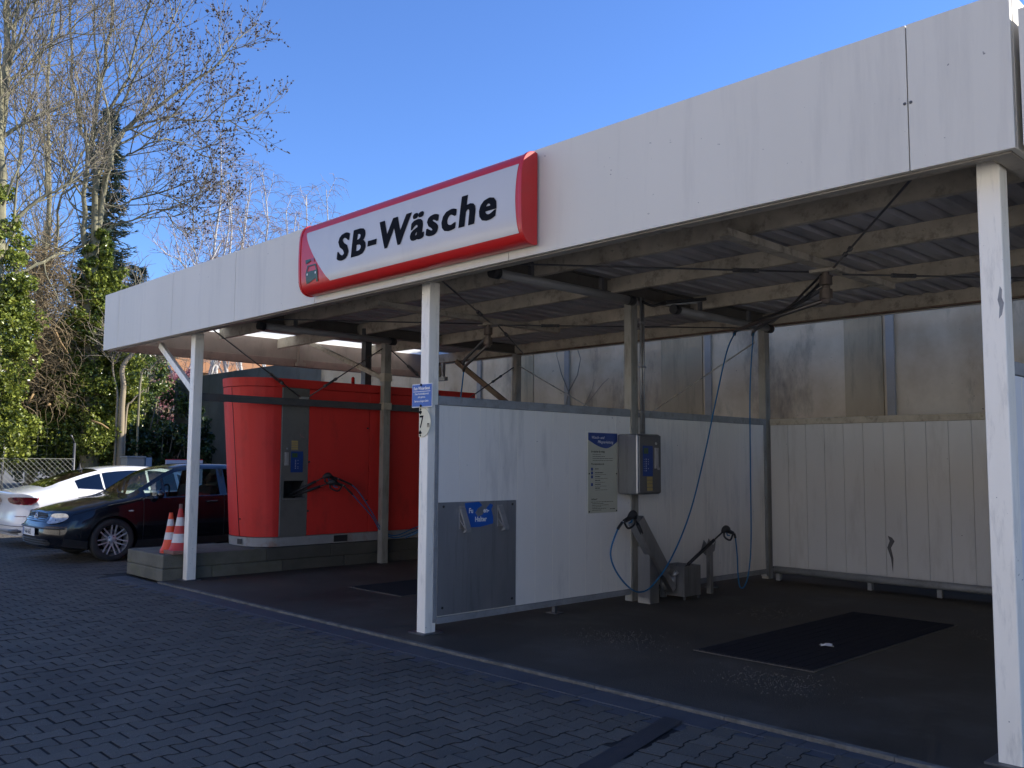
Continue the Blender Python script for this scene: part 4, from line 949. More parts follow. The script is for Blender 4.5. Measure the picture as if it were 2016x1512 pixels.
# steel column with a real pocket
ya, yb_ = YS+.004, YS+.432; pz0, pz1 = .985, 1.22; py0, py1 = YS+.06, YS+.375
p = MB(); f = XF+.004
p.box(XF-.02, f, ya, yb_, .465, pz0); p.box(XF-.02, f, ya, yb_, pz1, 2.50); p.box(XF-.02, f, ya, py0, pz0+.001, pz1-.001); p.box(XF-.02, f, py1, yb_, pz0+.001, pz1-.001)
col = build('control_column', p, cl_m, kb)
q = MB(); q.box(XF-.30, XF-.295, py0, py1, pz0-.1, pz1); q.box(XF-.295, XF-.021, py0-.004, py0, pz0-.1, pz1); q.box(XF-.295, XF-.021, py1, py1+.004, pz0-.1, pz1); q.box(XF-.295, XF-.021, py0, py1, pz0-.11, pz0-.10); sub('pocket', q, M['black'], col)
q = MB(); q.prism([(XF-.28, py1-.004, pz0-.08), (XF-.02, py1-.004, pz0), (XF-.02, py1-.004, pz1-.01)], (0, .003, 0)); q.box(XF-.0, XF+.03, py0-.01, py1+.01, pz0-.022, pz0-.010); sub('pocket_plate', q, M['steel'], col)
q = MB(); q.box(XF+.0045, XF+.008, ya, ya+.012, .47, 2.495); sub('bright_edge', q, M['galv'], col)
q = MB(); q.box(f+.0005, f+.004, YS+.16, YS+.35, 1.335, 1.625); kp = sub('keypad_panel', q, M['bluedark'], col)
q = MB(); q.box(f+.0045, f+.006, YS+.175, YS+.26, 1.54, 1.60); q2 = MB()
sub('display', q, M['lcd'], kp)
for k in range(6): q2.box(f+.0045, f+.0055, YS+.225, YS+.24, 1.385+k*.022, 1.397+k*.022)
for k in (0, 1, 3, 5): q2.box(f+.0045, f+.0055, YS+.265, YS+.277, 1.385+k*.022, 1.395+k*.022)
sub('keys', q2, mat('key_marks_dim', (.30,.34,.42), .5), kp)
q = MB(); q.box(f+.0005, f+.02, YS+.06, YS+.12, 1.43, 1.61); q.box(f+.021, f+.028, YS+.085, YS+.10, 1.45, 1.58); q.tube([(f, YS+.095, 1.66), (f+.014, YS+.095, 1.66)], .013, 10); sub('coin_slot', q, M['galv'], col, bevel=.002)
for k in range(4): q = MB(); q.box(f+.0005, f+.002, YS+.165, YS+.265, 1.648+k*.032, 1.674+k*.032); sub('price_sticker', q, M['yellow'], col)
q = MB(); r9 = random.Random(16)
for _ in range(16): y = YS+.29+r9.uniform(0,.06); z = 1.80+r9.uniform(0,.06); s = r9.uniform(.006,.016); q.box(f+.0005, f+.0015, y, y+s, z, z+s*.7)
sub('worn_sticker', q, mat('worn_pink', (.30,.17,.17), .6), col)
p = MB()
for y, z in ((YS+.45, 1.48), (YS+.45, .80), (7.80, 1.98), (7.80, .92)): p.lathe([(.0001,.018),(.012,.016),(.014,0)], (XF, y, z), 'x', 10)
build('hinge_bolts', p, M['black'], kb)
x_, y_ = plan(.7, .42); p = MB(); p.ball((x_, y_-.004, .70), .012, 5); build('lock', p, M['black'], kb)
p = MB()
for z in (.47,): 
    for u in (.38,): pass
x0_, y0_ = plan(.46, .40); x1_, y1_ = plan(.46, .46)
p.add([(x0_+.003, y0_-.012, .36), (x1_, y1_-.012, .36), (x1_, y1_-.012, .43), (x0_+.003, y0_-.012, .43)], [(0,1,2,3)]); build('forklift_slot', p, M['black'], kb); build('forklift_slot', MB().box(XF+.007, XF+.010, 7.25, 7.48, .35, .44), M['black'], kb)
for u in (.44,):
    xs_, ys_ = plan(.5, u); xt_, yt_ = plan(2.49, u)
    p = MB(); p.tube([(xs_, ys_-.001, .47), (xt_, yt_-.001, 2.495)], .004, 5); build('panel_joint', p, M['black'], kb)
p = MB(); p.lathe([(.035,2.625),(.035,2.70),(.028,2.70),(.028,2.79),(.015,2.81),(.0001,2.81)], (-11.9, 8.05, 0), 'z', 14); bc = build('beacon', p, M['redlamp'], kb)
p = MB(); p.box(-12.05, -11.93, 8.30, 8.42, 2.626, 3.45); build('vent_duct', p, M['darksteel'], kb, bevel=.005)
# two lances in the column pocket
spray_gun((XF-.10, YS+.20, 1.02), (XF+.22, YS+.60, 1.285), (.08, 1, -.22), (0, -.1, -1), [(XF+.26, YS+1.05, 1.12), (XF+.22, YS+1.35, .80), (XF+.14, YS+1.62, .50), (XF+.16, YS+1.85, .40), (XF+.14, YS+2.25, .50), (XF+.1, YS+2.9, .66)], 'upper spray gun sticking out of the red cabin pocket')
spray_gun((XF-.10, YS+.24, 1.0), (XF+.26, YS+.66, 1.20), (.08, 1, -.25), (0, -.1, -1), [(XF+.27, YS+1.05, .98), (XF+.22, YS+1.38, .70), (XF+.14, YS+1.60, .48), (XF+.18, YS+1.85, .37), (XF+.14, YS+2.35, .47), (XF+.1, YS+2.9, .60)], 'lower spray gun sticking out of the red cabin pocket')
# ------------------------------------------------------------------ cars
def interp(tab, s):
    """smooth (monotone-ish) interpolation through a table"""
    if s <= tab[0][0]: return tab[0][1]
    if s >= tab[-1][0]: return tab[-1][1]
    for i in range(len(tab)-1):
        if tab[i][0] <= s <= tab[i+1][0]:
            x0, y0 = tab[i]; x1, y1 = tab[i+1]; h = x1-x0; t = (s-x0)/h
            def sl(k):
                if k <= 0 or k >= len(tab)-1: return 0 if k <= 0 else (tab[-1][1]-tab[-2][1])/(tab[-1][0]-tab[-2][0])
                a = (tab[k][1]-tab[k-1][1])/(tab[k][0]-tab[k-1][0]); b = (tab[k+1][1]-tab[k][1])/(tab[k+1][0]-tab[k][0])
                return 0 if a*b <= 0 else 2*a*b/(a+b)
            m0 = sl(i) if i > 0 else (y1-y0)/h; m1 = sl(i+1)
            return (2*t**3-3*t*t+1)*y0+(t**3-2*t*t+t)*h*m0+(-2*t**3+3*t*t)*y1+(t**3-t*t)*h*m1
def sstep(x): x = min(max(x, 0), 1); return x*x*(3-2*x)
class Car:
    def __init__(c, L, W, top, belt, width, roofw, bottom, nose, tail, S1=.8, S2=.8):
        c.L, c.W = L, W/2; c.top, c.belt, c.width, c.roofw, c.bottom = top, belt, width, roofw, bottom; c.nose, c.tail, c.S1, c.S2 = nose, tail, S1, S2
    def ring(c, s):
        zt = interp(c.top, s); zb = interp(c.bottom, s); be = min(interp(c.belt, s), zt-.01); w = c.W*interp(c.width, s); wr = c.W*interp(c.roofw, s)
        h = sstep((zt-be-.02)/.40); d = zt-be
        base = [(0, zb), (.70*w, zb), (.93*w, zb+.03), (.985*w, zb+.14), (w, zb+.30), (w*.998, (zb+.30+be)/2+.02), (w*.985, be-.07), (w*.955, be)]
        H = [(w*.90, be+d*.35), (w*.80, be+d*.62), (w*.66, be+d*.80), (w*.36, be+d*.96), (0, zt)]
        G = [(w*.925, be+.012), (wr, zt-.085), (wr*.90, zt-.030), (wr*.52, zt-.006), (0, zt)]
        return base+[(a[0]*(1-h)+b[0]*h, a[1]*(1-h)+b[1]*h) for a, b in zip(H, G)]
    def warp(c, s, x, z):
        n = c.nose(x, z); t = c.tail(x, z)
        if s < c.S1: return n+s*(c.S1-n)/c.S1
        if s > c.L-c.S2: q = (c.L-s); return c.L-(t+q*(c.S2-t)/c.S2)
        return s
    def pt(c, s, k, side=1):
        r = c.ring(s); i = min(int(k), len(r)-2); f = k-i; x = r[i][0]*(1-f)+r[i+1][0]*f; z = r[i][1]*(1-f)+r[i+1][1]*f
        return Vector((side*x, c.warp(s, x, z), z))
    def off(c, s, k, d, side=1):
        p = c.pt(s, k, side); a = c.pt(s+.01, k, side)-c.pt(s-.01, k, side); b = c.pt(s, k+.05, side)-c.pt(s, k-.05, side)
        n = a.cross(b).normalized(); 
        if n.x*side < 0 or (abs(n.x) < .15 and n.z < 0): n = -n
        return p+n*d
    def front(c, x, z, d=.004): return Vector((x, c.nose(abs(x), z)-d, z))
    def rear(c, x, z, d=.004): return Vector((x, c.L-c.tail(abs(x), z)+d, z))
def car_body(c, cuts, classify, place, arches, ar, mats_, parent, names):
    """loft -> boolean wheel arches -> split into one object per material"""
    S = sorted(set([round(i*.05, 3) for i in range(int(c.L/.05)+1)]+[round(x, 3) for x in cuts]+[c.L]))
    K = 13; mb = MB()
    rings = []
    for s in S:
        r = c.ring(s); pts = [(x, z) for x, z in r]+[(-x, z) for x, z in reversed(r[1:-1])]
        rings.append([(x, c.warp(s, abs(x), z), z) for x, z in pts])
    n = len(rings[0]); V = [p for r in rings for p in r]; F = []; MI = []
    for i in range(len(S)-1):
        for k in range(n):
            k2 = (k+1) % n; F.append((i*n+k, (i+1)*n+k, (i+1)*n+k2, i*n+k2))
            kk = k if k < K-1 else n-1-k
            MI.append(classify((S[i]+S[i+1])/2, kk))
    def cap(i, fn, rev):
        r = c.ring(S[i]); ts = [1, .8, .6, .4, .2]
        cols = []
        base = i*n
        idx = {}
        for ti, t in enumerate(ts):
            for k in range(n):
                if t == 1: idx[(ti, k)] = base+k; continue
                kk = k if k < K else n-k; x, z = r[kk]; sg = 1 if k < K else -1
                if x == 0: idx[(ti, k)] = base+k; continue
                idx[(ti, k)] = len(V); V.append((sg*x*t, fn(x*t, z), z))
        # centre line points
        cen = {}
        for kk in range(K):
            x, z = r[kk]
            if x == 0: cen[kk] = base+kk
            else: cen[kk] = len(V); V.append((0, fn(0, z), z))
        for k in range(n):
            k2 = (k+1) % n
            for ti in range(len(ts)-1):
                f = [idx[(ti, k)], idx[(ti, k2)], idx[(ti+1, k2)], idx[(ti+1, k)]]
                f = [a for q, a in enumerate(f) if a not in f[:q]]
                if len(f) > 2: F.append(tuple(f if not rev else reversed(f))); MI.append(0)
            ka = k if k < K else n-k; kb_ = k2 if k2 < K else n-k2
            f = [idx[(len(ts)-1, k)], idx[(len(ts)-1, k2)], cen[kb_], cen[ka]]; f = [a for q, a in enumerate(f) if a not in f[:q]]
            if len(f) > 2: F.append(tuple(f if not rev else reversed(f))); MI.append(0)
    cap(0, lambda x, z: c.nose(x, z), False)
    cap(len(S)-1, lambda x, z: c.L-c.tail(x, z), True)
    mb.v = V; mb.f = F; mb.m = MI; mb.sm = [True]*len(F)
    me = _mesh('tmp', mb); 
    for m in mats_: me.materials.append(m)
    bm = bmesh.new(); bm.from_mesh(me); bmesh.ops.recalc_face_normals(bm, faces=bm.faces[:]); bm.to_mesh(me); bm.free()
    o = bpy.data.objects.new('tmp', me); COL.objects.link(o)
    cut = MB()
    for s in arches:
        for sg in (-1, 1):
            pr = [(s+ar*math.cos(a), .31+ar*math.sin(a)) for a in [2*math.pi*i/36 for i in range(36)]]
            cut.prism([(sg*(c.W-.24), y, z) for y, z in pr], (sg*.5, 0, 0), 0, True)
    cm = _mesh('cut', cut); cm.materials.append(mats_[0]); co = bpy.data.objects.new('cut', cm); COL.objects.link(co)
    bm = bmesh.new(); bm.from_mesh(cm); bmesh.ops.recalc_face_normals(bm, faces=bm.faces[:]); bm.to_mesh(cm); bm.free()
    md = o.modifiers.new('b', 'BOOLEAN'); md.object = co; md.operation = 'DIFFERENCE'; md.solver = 'EXACT'
    dg = bpy.context.evaluated_depsgraph_get(); res = bpy.data.meshes.new_from_object(o.evaluated_get(dg))
    vs_ = [v.co.copy() for v in res.vertices]
    for mi, (nm, mt) in enumerate(zip(names, mats_)):
        groups = {}
        for p in res.polygons:
            if p.material_index == mi:
                cx_ = sum(vs_[i].x for i in p.vertices)/len(p.vertices); cy_ = sum(vs_[i].y for i in p.vertices)/len(p.vertices)
                key = 0
                if nm == 'window': key = classify.wkey(cx_, cy_)
                if nm == 'door': key = (cx_ > 0, classify.dkey(cy_))
                groups.setdefault(key, []).append(p)
        for g in groups.values():
            used = sorted({i for p in g for i in p.vertices}); mp = {a: b for b, a in enumerate(used)}
            q = MB(); q.add([place @ vs_[i] for i in used], [tuple(mp[i] for i in p.vertices) for p in g], 0, True); 
            for z in range(len(g)): q.sm[z] = g[z].use_smooth
            ob = build(nm, q, mt, parent)
            e = ob.modifiers.new('split', 'EDGE_SPLIT'); e.split_angle = R(42)
    for x in (o, co): bpy.data.objects.remove(x)
def xf(mb, place): mb.v = [tuple(place @ Vector(p)) for p in mb.v]; return mb
def wheel(parent, place, s, side, W, r=.31, rr=.235, rimkind='vee', label=None):
    cx_ = side*(W-.115)
    C0 = Vector((cx_, s, r)); sd = side
    t = MB(); prof = [(rr-.01, -.09), (rr+.012, -.10), (r-.03, -.105), (r-.006, -.085), (r, -.05), (r, .05), (r-.006, .085), (r-.03, .105), (rr+.012, .10), (rr-.01, .09)]
    t.lathe([(a, sd*b) for a, b in prof], C0, 'x', 40); wh = build('wheel', xf(t, place), M['rubber'], parent)
    q = MB(); q.lathe([(rr-.012, sd*-.09), (rr-.012, sd*.05), (rr-.002, sd*.088), (rr+.006, sd*.097), (rr+.008, sd*.088), (rr-.005, sd*-.09)], C0, 'x', 40)
    nsp = 7 if rimkind == 'vee' else 5
    for k in range(nsp):
        a0 = 2*math.pi*k/nsp+.15
        for da in ((-.30, .02), (.30, -.02)) if rimkind == 'vee' else ((-.2, -.1), (.2, .1)):
            a1 = a0+da[0]; a2 = a0+da[1]
            p1 = C0+Vector((sd*.055, .055*math.cos(a2), .055*math.sin(a2))); p2 = C0+Vector((sd*.080, (rr-.004)*math.cos(a1), (rr-.004)*math.sin(a1)))
            q.beam(p1, p2, .018, .022, (1,0,0))
    q.lathe([(.0001, sd*.075), (.035, sd*.073), (.07, sd*.06), (.075, sd*.04)], C0, 'x', 20)
    sub('rim', xf(q, place), M['alloy'], wh, bevel=.002)
    q = MB(); q.lathe([(.0001, 0), (.15, 0), (.15, sd*.012), (.0001, sd*.012)], C0+Vector((sd*.01,0,0)), 'x', 30); sub('brake_disc', xf(q, place), M['darksteel'], wh)
    q = MB()
    for k in range(5): a = 2*math.pi*k/5; q.lathe([(.0001, sd*.071), (.009, sd*.070), (.009, sd*.06)], C0+Vector((0, .05*math.cos(a), .05*math.sin(a))), 'x', 8)
    sub('wheel_bolts', xf(q, place), M['black'], wh)
def surf_line(c, pts, w_, place, parent, name='seam', m='black', d=.0015, side=1):
    """thin dark joint laid along the body: pts = (s, k)"""
    q = MB(); P = [c.off(s, k, d, side) for s, k in pts]; q.tube(P, w_, 5); return build(name, xf(q, place), M[m], parent)
def patch(fn, pts, n=14):
    """outline polygon in (a,b) filled with a fan grid mapped by fn"""
    cx_ = sum(p[0] for p in pts)/len(pts); cy_ = sum(p[1] for p in pts)/len(pts); m = MB(); N = len(pts)
    V = [fn(cx_+(x-cx_)*t, cy_+(y-cy_)*t) for t in (.001, .35, .7, 1.0) for x, y in pts]; F = []
    for i in range(3):
        for k in range(N): k2 = (k+1) % N; F.append((i*N+k, i*N+k2, (i+1)*N+k2, (i+1)*N+k))
    m.add(V, F, 0, True); return m
def rounded(pts, n=4):
    P = [Vector((x, y, 0)) for x, y in pts]; N = len(P); out = []
    for i in range(N):
        a, b, c_ = P[i-1], P[i], P[(i+1) % N]
        for k in range(n+1):
            t = k/n; p = (b*.62+a*.38).lerp(b, t).lerp(b.lerp(b*.62+c_*.38, t), t); out.append((p.x, p.y))
    return out

# ---- black hatchback, nose towards -y
GL = 4.15
def g_nose(x, z):
    a = interp([(.15,.09),(.25,.035),(.40,.0),(.52,.0),(.58,.03),(.62,.075),(.76,.125),(.82,.20),(.95,.32)], z)
    return a + .05*(x/.86)**2 + .26*max(0, (x/.86))**5
def g_tail(x, z):
    a = interp([(.15,.06),(.30,.0),(.55,.0),(.60,.05),(.95,.09),(1.3,.30),(1.45,.40)], z); return a+.04*(x/.86)**2+.16*(x/.86)**5
golf = Car(GL, 1.735,
    top=[(0,.72),(.12,.775),(.35,.84),(.75,.905),(1.08,.955),(1.16,.985),(1.45,1.17),(1.75,1.34),(1.95,1.405),(2.3,1.44),(2.8,1.435),(3.3,1.405),(3.6,1.36),(3.75,1.31),(3.95,1.12),(4.05,1.0),(4.15,.95)],
    belt=[(0,.66),(.2,.70),(.6,.78),(1.05,.87),(1.3,.90),(2.2,.925),(3.4,.955),(4.0,.96),(4.15,.9)],
    width=[(0,.92),(.15,.955),(.5,.99),(1.0,1.0),(3.2,1.0),(3.8,.975),(4.15,.92)],
    roofw=[(0,.7),(1.2,.80),(1.8,.73),(2.5,.71),(3.5,.70),(4.15,.68)], bottom=[(0,.22),(.4,.17),(1.2,.16),(3.4,.17),(4.15,.24)], nose=g_nose, tail=g_tail)
def g_cls(s, k):
    if 1.17 < s < 1.86 and k in (10, 11): return 1
    if 1.17 < s < 1.80 and k == 9 and s > 1.2: return 0
    if k == 8 and (1.36 < s < 1.62 or 1.67 < s < 2.55 or 2.67 < s < 3.25): return 1
    if 3.74 < s < 4.0 and k in (10, 11): return 1
    if 1.31 < s < 2.60 and 3 <= k <= 6: return 2
    if k in (0, 1, 2): return 3
    return 0
g_cls.wkey = lambda x, y: ('w' if 1.17 < y < 1.9 and abs(x) < .58 else 'r') if (abs(x) < .58 and (y < 1.9 or y > 3.7)) else (x > 0, 0 if y < 1.645 else 1 if y < 2.6 else 2)
g_cls.dkey = lambda y: 0
GPL = Matrix.Translation((-14.62, 4.30, 0))
car1 = thing('parked_car', (-14.62, 6.3, 0), 'black hatchback parked behind the red cabin, its nose and front wheel in view', 'car', 'parked cars')
car_body(golf, [1.17,1.86,1.36,1.62,1.67,2.55,2.67,3.25,3.74,4.0,1.31,2.60], g_cls, GPL, [.88, 3.39], .355, [M['carblack'], M['glass'], M['carblack'], M['black']], car1, ['body', 'window', 'door', 'underbody'])
for s in (.88, 3.39):
    for sd in (-1, 1): wheel(car1, GPL, s, sd, .868, .315, .232)
for sd in (-1, 1):
    hl = rounded([(sd*.475,.59),(sd*.49,.70),(sd*.62,.72),(sd*.74,.715),(sd*.775,.66),(sd*.72,.585),(sd*.58,.565)], 4)
    build('headlight', xf(patch(lambda x, z: golf.front(x, z, .010), hl), GPL), M['headlens'], car1)
gr_o = rounded([(-.385,.60),(-.385,.705),(0,.722),(.385,.705),(.385,.60),(0,.585)], 2)
build('grille', xf(patch(lambda x, z: golf.front(x, z, .003), gr_o), GPL), M['black'], car1)
p = MB()
for z in (.615, .645, .675, .703):
    for sg in (-1, 1): p.tube([golf.front(sg*x, z, .012) for x in (.075, .2, .3, .375)], .006, 6)
build('grille_bars', xf(p, GPL), M['black'], car1)
p = MB(); e0 = golf.front(0, .655, .022)
p.tube([e0+Vector((.056*math.cos(a), .004*math.sin(a), .056*math.sin(a))) for a in [2*math.pi*i/24 for i in range(25)]], .005, 6)
for pts in ([(-.026,.047),(0,.005),(.026,.047)], [(-.048,.022),(-.022,-.045),(0,-.008),(.022,-.045),(.048,.022)]):
    p.tube([e0+Vector((x, 0, z)) for x, z in pts], .0045, 5)
build('emblem', xf(p, GPL), M['chrome'], car1)
p = MB(); p.tube([golf.front(x, .505-.0*abs(x), .010) for x in [-.80+.08*i for i in range(21)]], .013, 6); build('bumper_strip', xf(p, GPL), mat('bumper_strip', (.05,.05,.052), .4), car1)
p = MB(); p.box(-.26, .26, golf.nose(.25, .44)-.035, golf.nose(0,.44)-.022, .385, .495); npl = build('number_plate', xf(p, GPL), M['white'], car1)
p = MB(); yq = golf.nose(.25,.44)-.0362; p.box(-.258, -.222, yq, yq+.001, .387, .493); sub('plate_band', xf(p, GPL), M['blue'], npl)
t = text_mb('F AA 662', .105, (-.205, yq-.0008, .405), (1,0,0), (0,0,1), bold=.0015, squash=.80); sub('plate_lettering', xf(t, GPL), M['ink'], npl)
p = patch(lambda x, z: golf.front(x, z, .003), rounded([(-.62,.24),(-.58,.355),(.58,.355),(.62,.24)], 2)); build('lower_grille', xf(p, GPL), M['black'], car1)
p = MB()
for z in (.265, .30, .335): p.tube([golf.front(x, z, .009) for x in [-.58+.116*i for i in range(11)]], .006, 5)
build('lower_grille_bars', xf(p, GPL), mat('bar_grey', (.03,.03,.032), .4), car1)
for sd in (-1, 1):
    p = MB(); m_ = golf.pt(1.52, 7.6, sd)+Vector((sd*.13, -.0, .045)); p.ball(m_, (.095, .05, .065), 8); p.tube([m_-Vector((sd*.05, 0, .03)), golf.pt(1.55, 7.1, sd)], .018, 6); build('mirror', xf(p, GPL), M['carblack'], car1)
    p = MB(); c0 = golf.off(1.12, 5.35, .006, sd); p.ball(c0, (.006, .042, .014), 6); build('side_repeater', xf(p, GPL), M['headlens'], car1)
    p = MB(); p.tube([golf.off(2.30, 5.9, .02, sd), golf.off(2.38, 5.9, .028, sd), golf.off(2.48, 5.9, .02, sd)], .012, 6); build('door_handle', xf(p, GPL), M['carblack'], car1)
    surf_line(golf, [(1.31, k/2) for k in range(6, 15)], .003, GPL, car1, 'door_joint', side=sd)
    surf_line(golf, [(2.60, k/2) for k in range(6, 16)], .003, GPL, car1, 'door_joint', side=sd)
    surf_line(golf, [(s/20, 6.0) for s in range(2, 27)], .0025, GPL, car1, 'hood_joint', side=sd) if 0 else surf_line(golf, [(.10+.1*i, 7.6-.0*i) for i in range(11)], .003, GPL, car1, 'hood_joint', side=sd)
p = MB()
for x0 in (-.45, .12): p.tube([Vector((x0+.5, 1.08, .985)), Vector((x0+.25, 1.10, 1.00)), Vector((x0, 1.18, 1.035))], .009, 5)
build('wipers', xf(p, GPL), M['black'], car1)
def seat(mb, x, y, w_=.25):
    mb.box(x-w_, x+w_, y-.25, y+.25, .35, .58); mb.beam((x, y+.27, .5), (x, y+.42, 1.08), w_*2, .13, (0,1,0)); mb.beam((x, y+.44, 1.13), (x, y+.47, 1.27), .26, .09, (0,1,0))
for x in (-.36, .36): p = MB(); seat(p, x, 2.15); build('seat', xf(p, GPL), M['interior'], car1, bevel=.04)
p = MB(); p.box(-.6, .6, 3.0, 3.5, .35, .58); p.beam((0, 3.45, .5), (0, 3.6, 1.05), 1.2, .13, (0,1,0)); build('rear_seat', xf(p, GPL), M['interior'], car1, bevel=.03)
p = MB(); p.box(-.72, .72, 1.22, 1.62, .60, .92); build('dashboard', xf(p, GPL), M['interior'], car1, bevel=.05)
p = MB(); c0 = Vector((.36, 1.80, .93)); p.tube([c0+Vector((.185*math.cos(a), .07*math.sin(a), .175*math.sin(a))) for a in [2*math.pi*i/24 for i in range(25)]], .014, 6); p.tube([c0-Vector((.18,0,0)), c0+Vector((.18,0,0))], .018, 6); p.tube([c0, c0+Vector((0,-.22,-.08))], .03, 8); build('steering_wheel', xf(p, GPL), M['interior'], car1)

# ---- white fastback saloon, tail towards -y
AL = 4.86
def a_nose(x, z): return interp([(.15,.1),(.4,0),(.6,.02),(.8,.2)], z)+.1*(x/.93)**2+.3*(x/.93)**5
def a_tail(x, z):
    a = interp([(.15,.14),(.26,.05),(.40,.0),(.55,.02),(.66,.075),(.75,.07),(.86,.035),(.95,.0),(1.02,.03),(1.1,.2)], z); return a+.06*(x/.93)**2+.30*(x/.93)**5
art = Car(AL, 1.87,
    top=[(0,.70),(.2,.80),(.8,.90),(1.3,.97),(1.7,1.17),(2.1,1.36),(2.5,1.42),(2.9,1.435),(3.3,1.41),(3.7,1.33),(4.1,1.20),(4.45,1.085),(4.7,1.015),(4.86,.985)],
    belt=[(0,.64),(.3,.72),(1.3,.92),(2.2,.96),(3.2,.985),(3.9,1.0),(4.4,.985),(4.86,.93)],
    width=[(0,.92),(.3,.97),(1,1),(3.6,1),(4.3,.985),(4.86,.93)],
    roofw=[(0,.7),(1.4,.80),(2.1,.70),(3.0,.68),(3.6,.655),(4.2,.64),(4.6,.72),(4.86,.80)], bottom=[(0,.22),(.5,.17),(4.2,.18),(4.86,.26)], nose=a_nose, tail=a_tail, S2=.7)
def a_cls(s, k):
    if 1.36 < s < 2.05 and k in (10, 11): return 1
    if k == 8 and (1.75 < s < 2.10 or 2.16 < s < 2.66 or 2.70 < s < 3.46 or 3.49 < s < 3.92): return 2
    if 3.50 < s < 4.46 and k in (10, 11): return 2
    if k in (0, 1, 2): return 3
    if 2.70 < s < 3.60 and 3 <= k <= 6: return 4
    return 0
a_cls.wkey = lambda x, y: ('f' if y < 2.2 else 'r') if abs(x) < .60 and (y < 2.06 or y > 3.5) else (x > 0, 0 if y < 2.13 else 1 if y < 2.68 else 2 if y < 3.475 else 3)
a_cls.dkey = lambda y: 0
APL = Matrix.Translation((-17.28, 9.47, -.05)) @ Matrix.Rotation(math.pi, 4, 'Z')
car2 = thing('parked_car', (-17.28, 7.1, -.05), 'white fastback saloon in the sun seen from behind, left of the black car', 'car', 'parked cars')
car_body(art, [1.36,2.05,1.75,2.1,2.16,2.66,2.70,3.46,3.49,3.92,3.5,4.46,3.60], a_cls, APL, [.93, 3.77], .385, [M['carwhite'], M['glass'], M['darkglass'], M['plasticgrey'], M['carwhite']], car2, ['body', 'window', 'window', 'underbody', 'door'])
for s in (.93, 3.77):
    for sd in (-1, 1): wheel(car2, APL, s, sd, .935, .34, .24, 'five')
for sd in (-1, 1):
    tl = rounded([(sd*.22,.79),(sd*.18,.885),(sd*.60,.905),(sd*.90,.905),(sd*.875,.845),(sd*.80,.775),(sd*.60,.775)], 2)
    lp = build('tail_light', xf(patch(lambda x, z: art.rear(x, z, .008), tl), APL), M['tail'], car2)
    q = MB(); q.tube([art.rear(sd*.895, .90, .012), art.rear(sd*.86, .83, .012), art.rear(sd*.79, .785, .012), art.rear(sd*.60, .783, .012)], .007, 5); sub('light_edge', xf(q, APL), M['tailbright'], lp)
    q = MB(); q.tube([art.rear(sd*x, .34, .01) for x in (.42, .55, .70)], .022, 8); build('exhaust_trim', xf(q, APL), M['darksteel'], car2)
    q = MB(); q.tube([art.off(1.75+.05*i, 8.02, .004, sd) for i in range(44)], .007, 5); build('window_trim', xf(q, APL), M['chrome'], car2)
    surf_line(art, [(2.68, k/2) for k in range(6, 16)], .003, APL, car2, 'door_joint', side=sd); surf_line(art, [(3.60, k/2) for k in range(6, 15)], .003, APL, car2, 'door_joint', side=sd)
q = patch(lambda x, z: art.rear(x, z, .006), [(-.62,.275),(-.66,.385),(.66,.385),(.62,.275)]); build('diffuser', xf(q, APL), M['plasticgrey'], car2)
q = MB(); q.tube([art.rear(x, .425, .006) for x in [-.80+.1*i for i in range(17)]], .006, 5); build('bumper_line', xf(q, APL), M['darksteel'], car2)
q = MB(); q.tube([art.rear(x, .585, .004) for x in [.50+.05*i for i in range(6)]], .007, 5); build('reflector', xf(q, APL), M['tail'], car2)
q = MB(); q.tube([art.rear(x, .585, .004) for x in [-.50-.05*i for i in range(6)]], .007, 5); build('reflector', xf(q, APL), M['tail'], car2)
for x in (-.38, .38): p = MB(); seat(p, x, 2.5); build('seat', xf(p, APL), M['interior'], car2, bevel=.04)
p = MB(); p.box(-.62, .62, 3.2, 3.6, .35, .58); p.beam((0, 3.55, .5), (0, 3.75, 1.05), 1.2, .13, (0,1,0)); build('rear_seat', xf(p, APL), M['interior'], car2, bevel=.03)
p = MB(); p.lathe([(.05,1.36),(.02,1.40),(.004,1.47),(.0001,1.475)], (0, 3.62, 0), 'z', 10); build('roof_aerial', xf(p, APL), M['black'], car2)
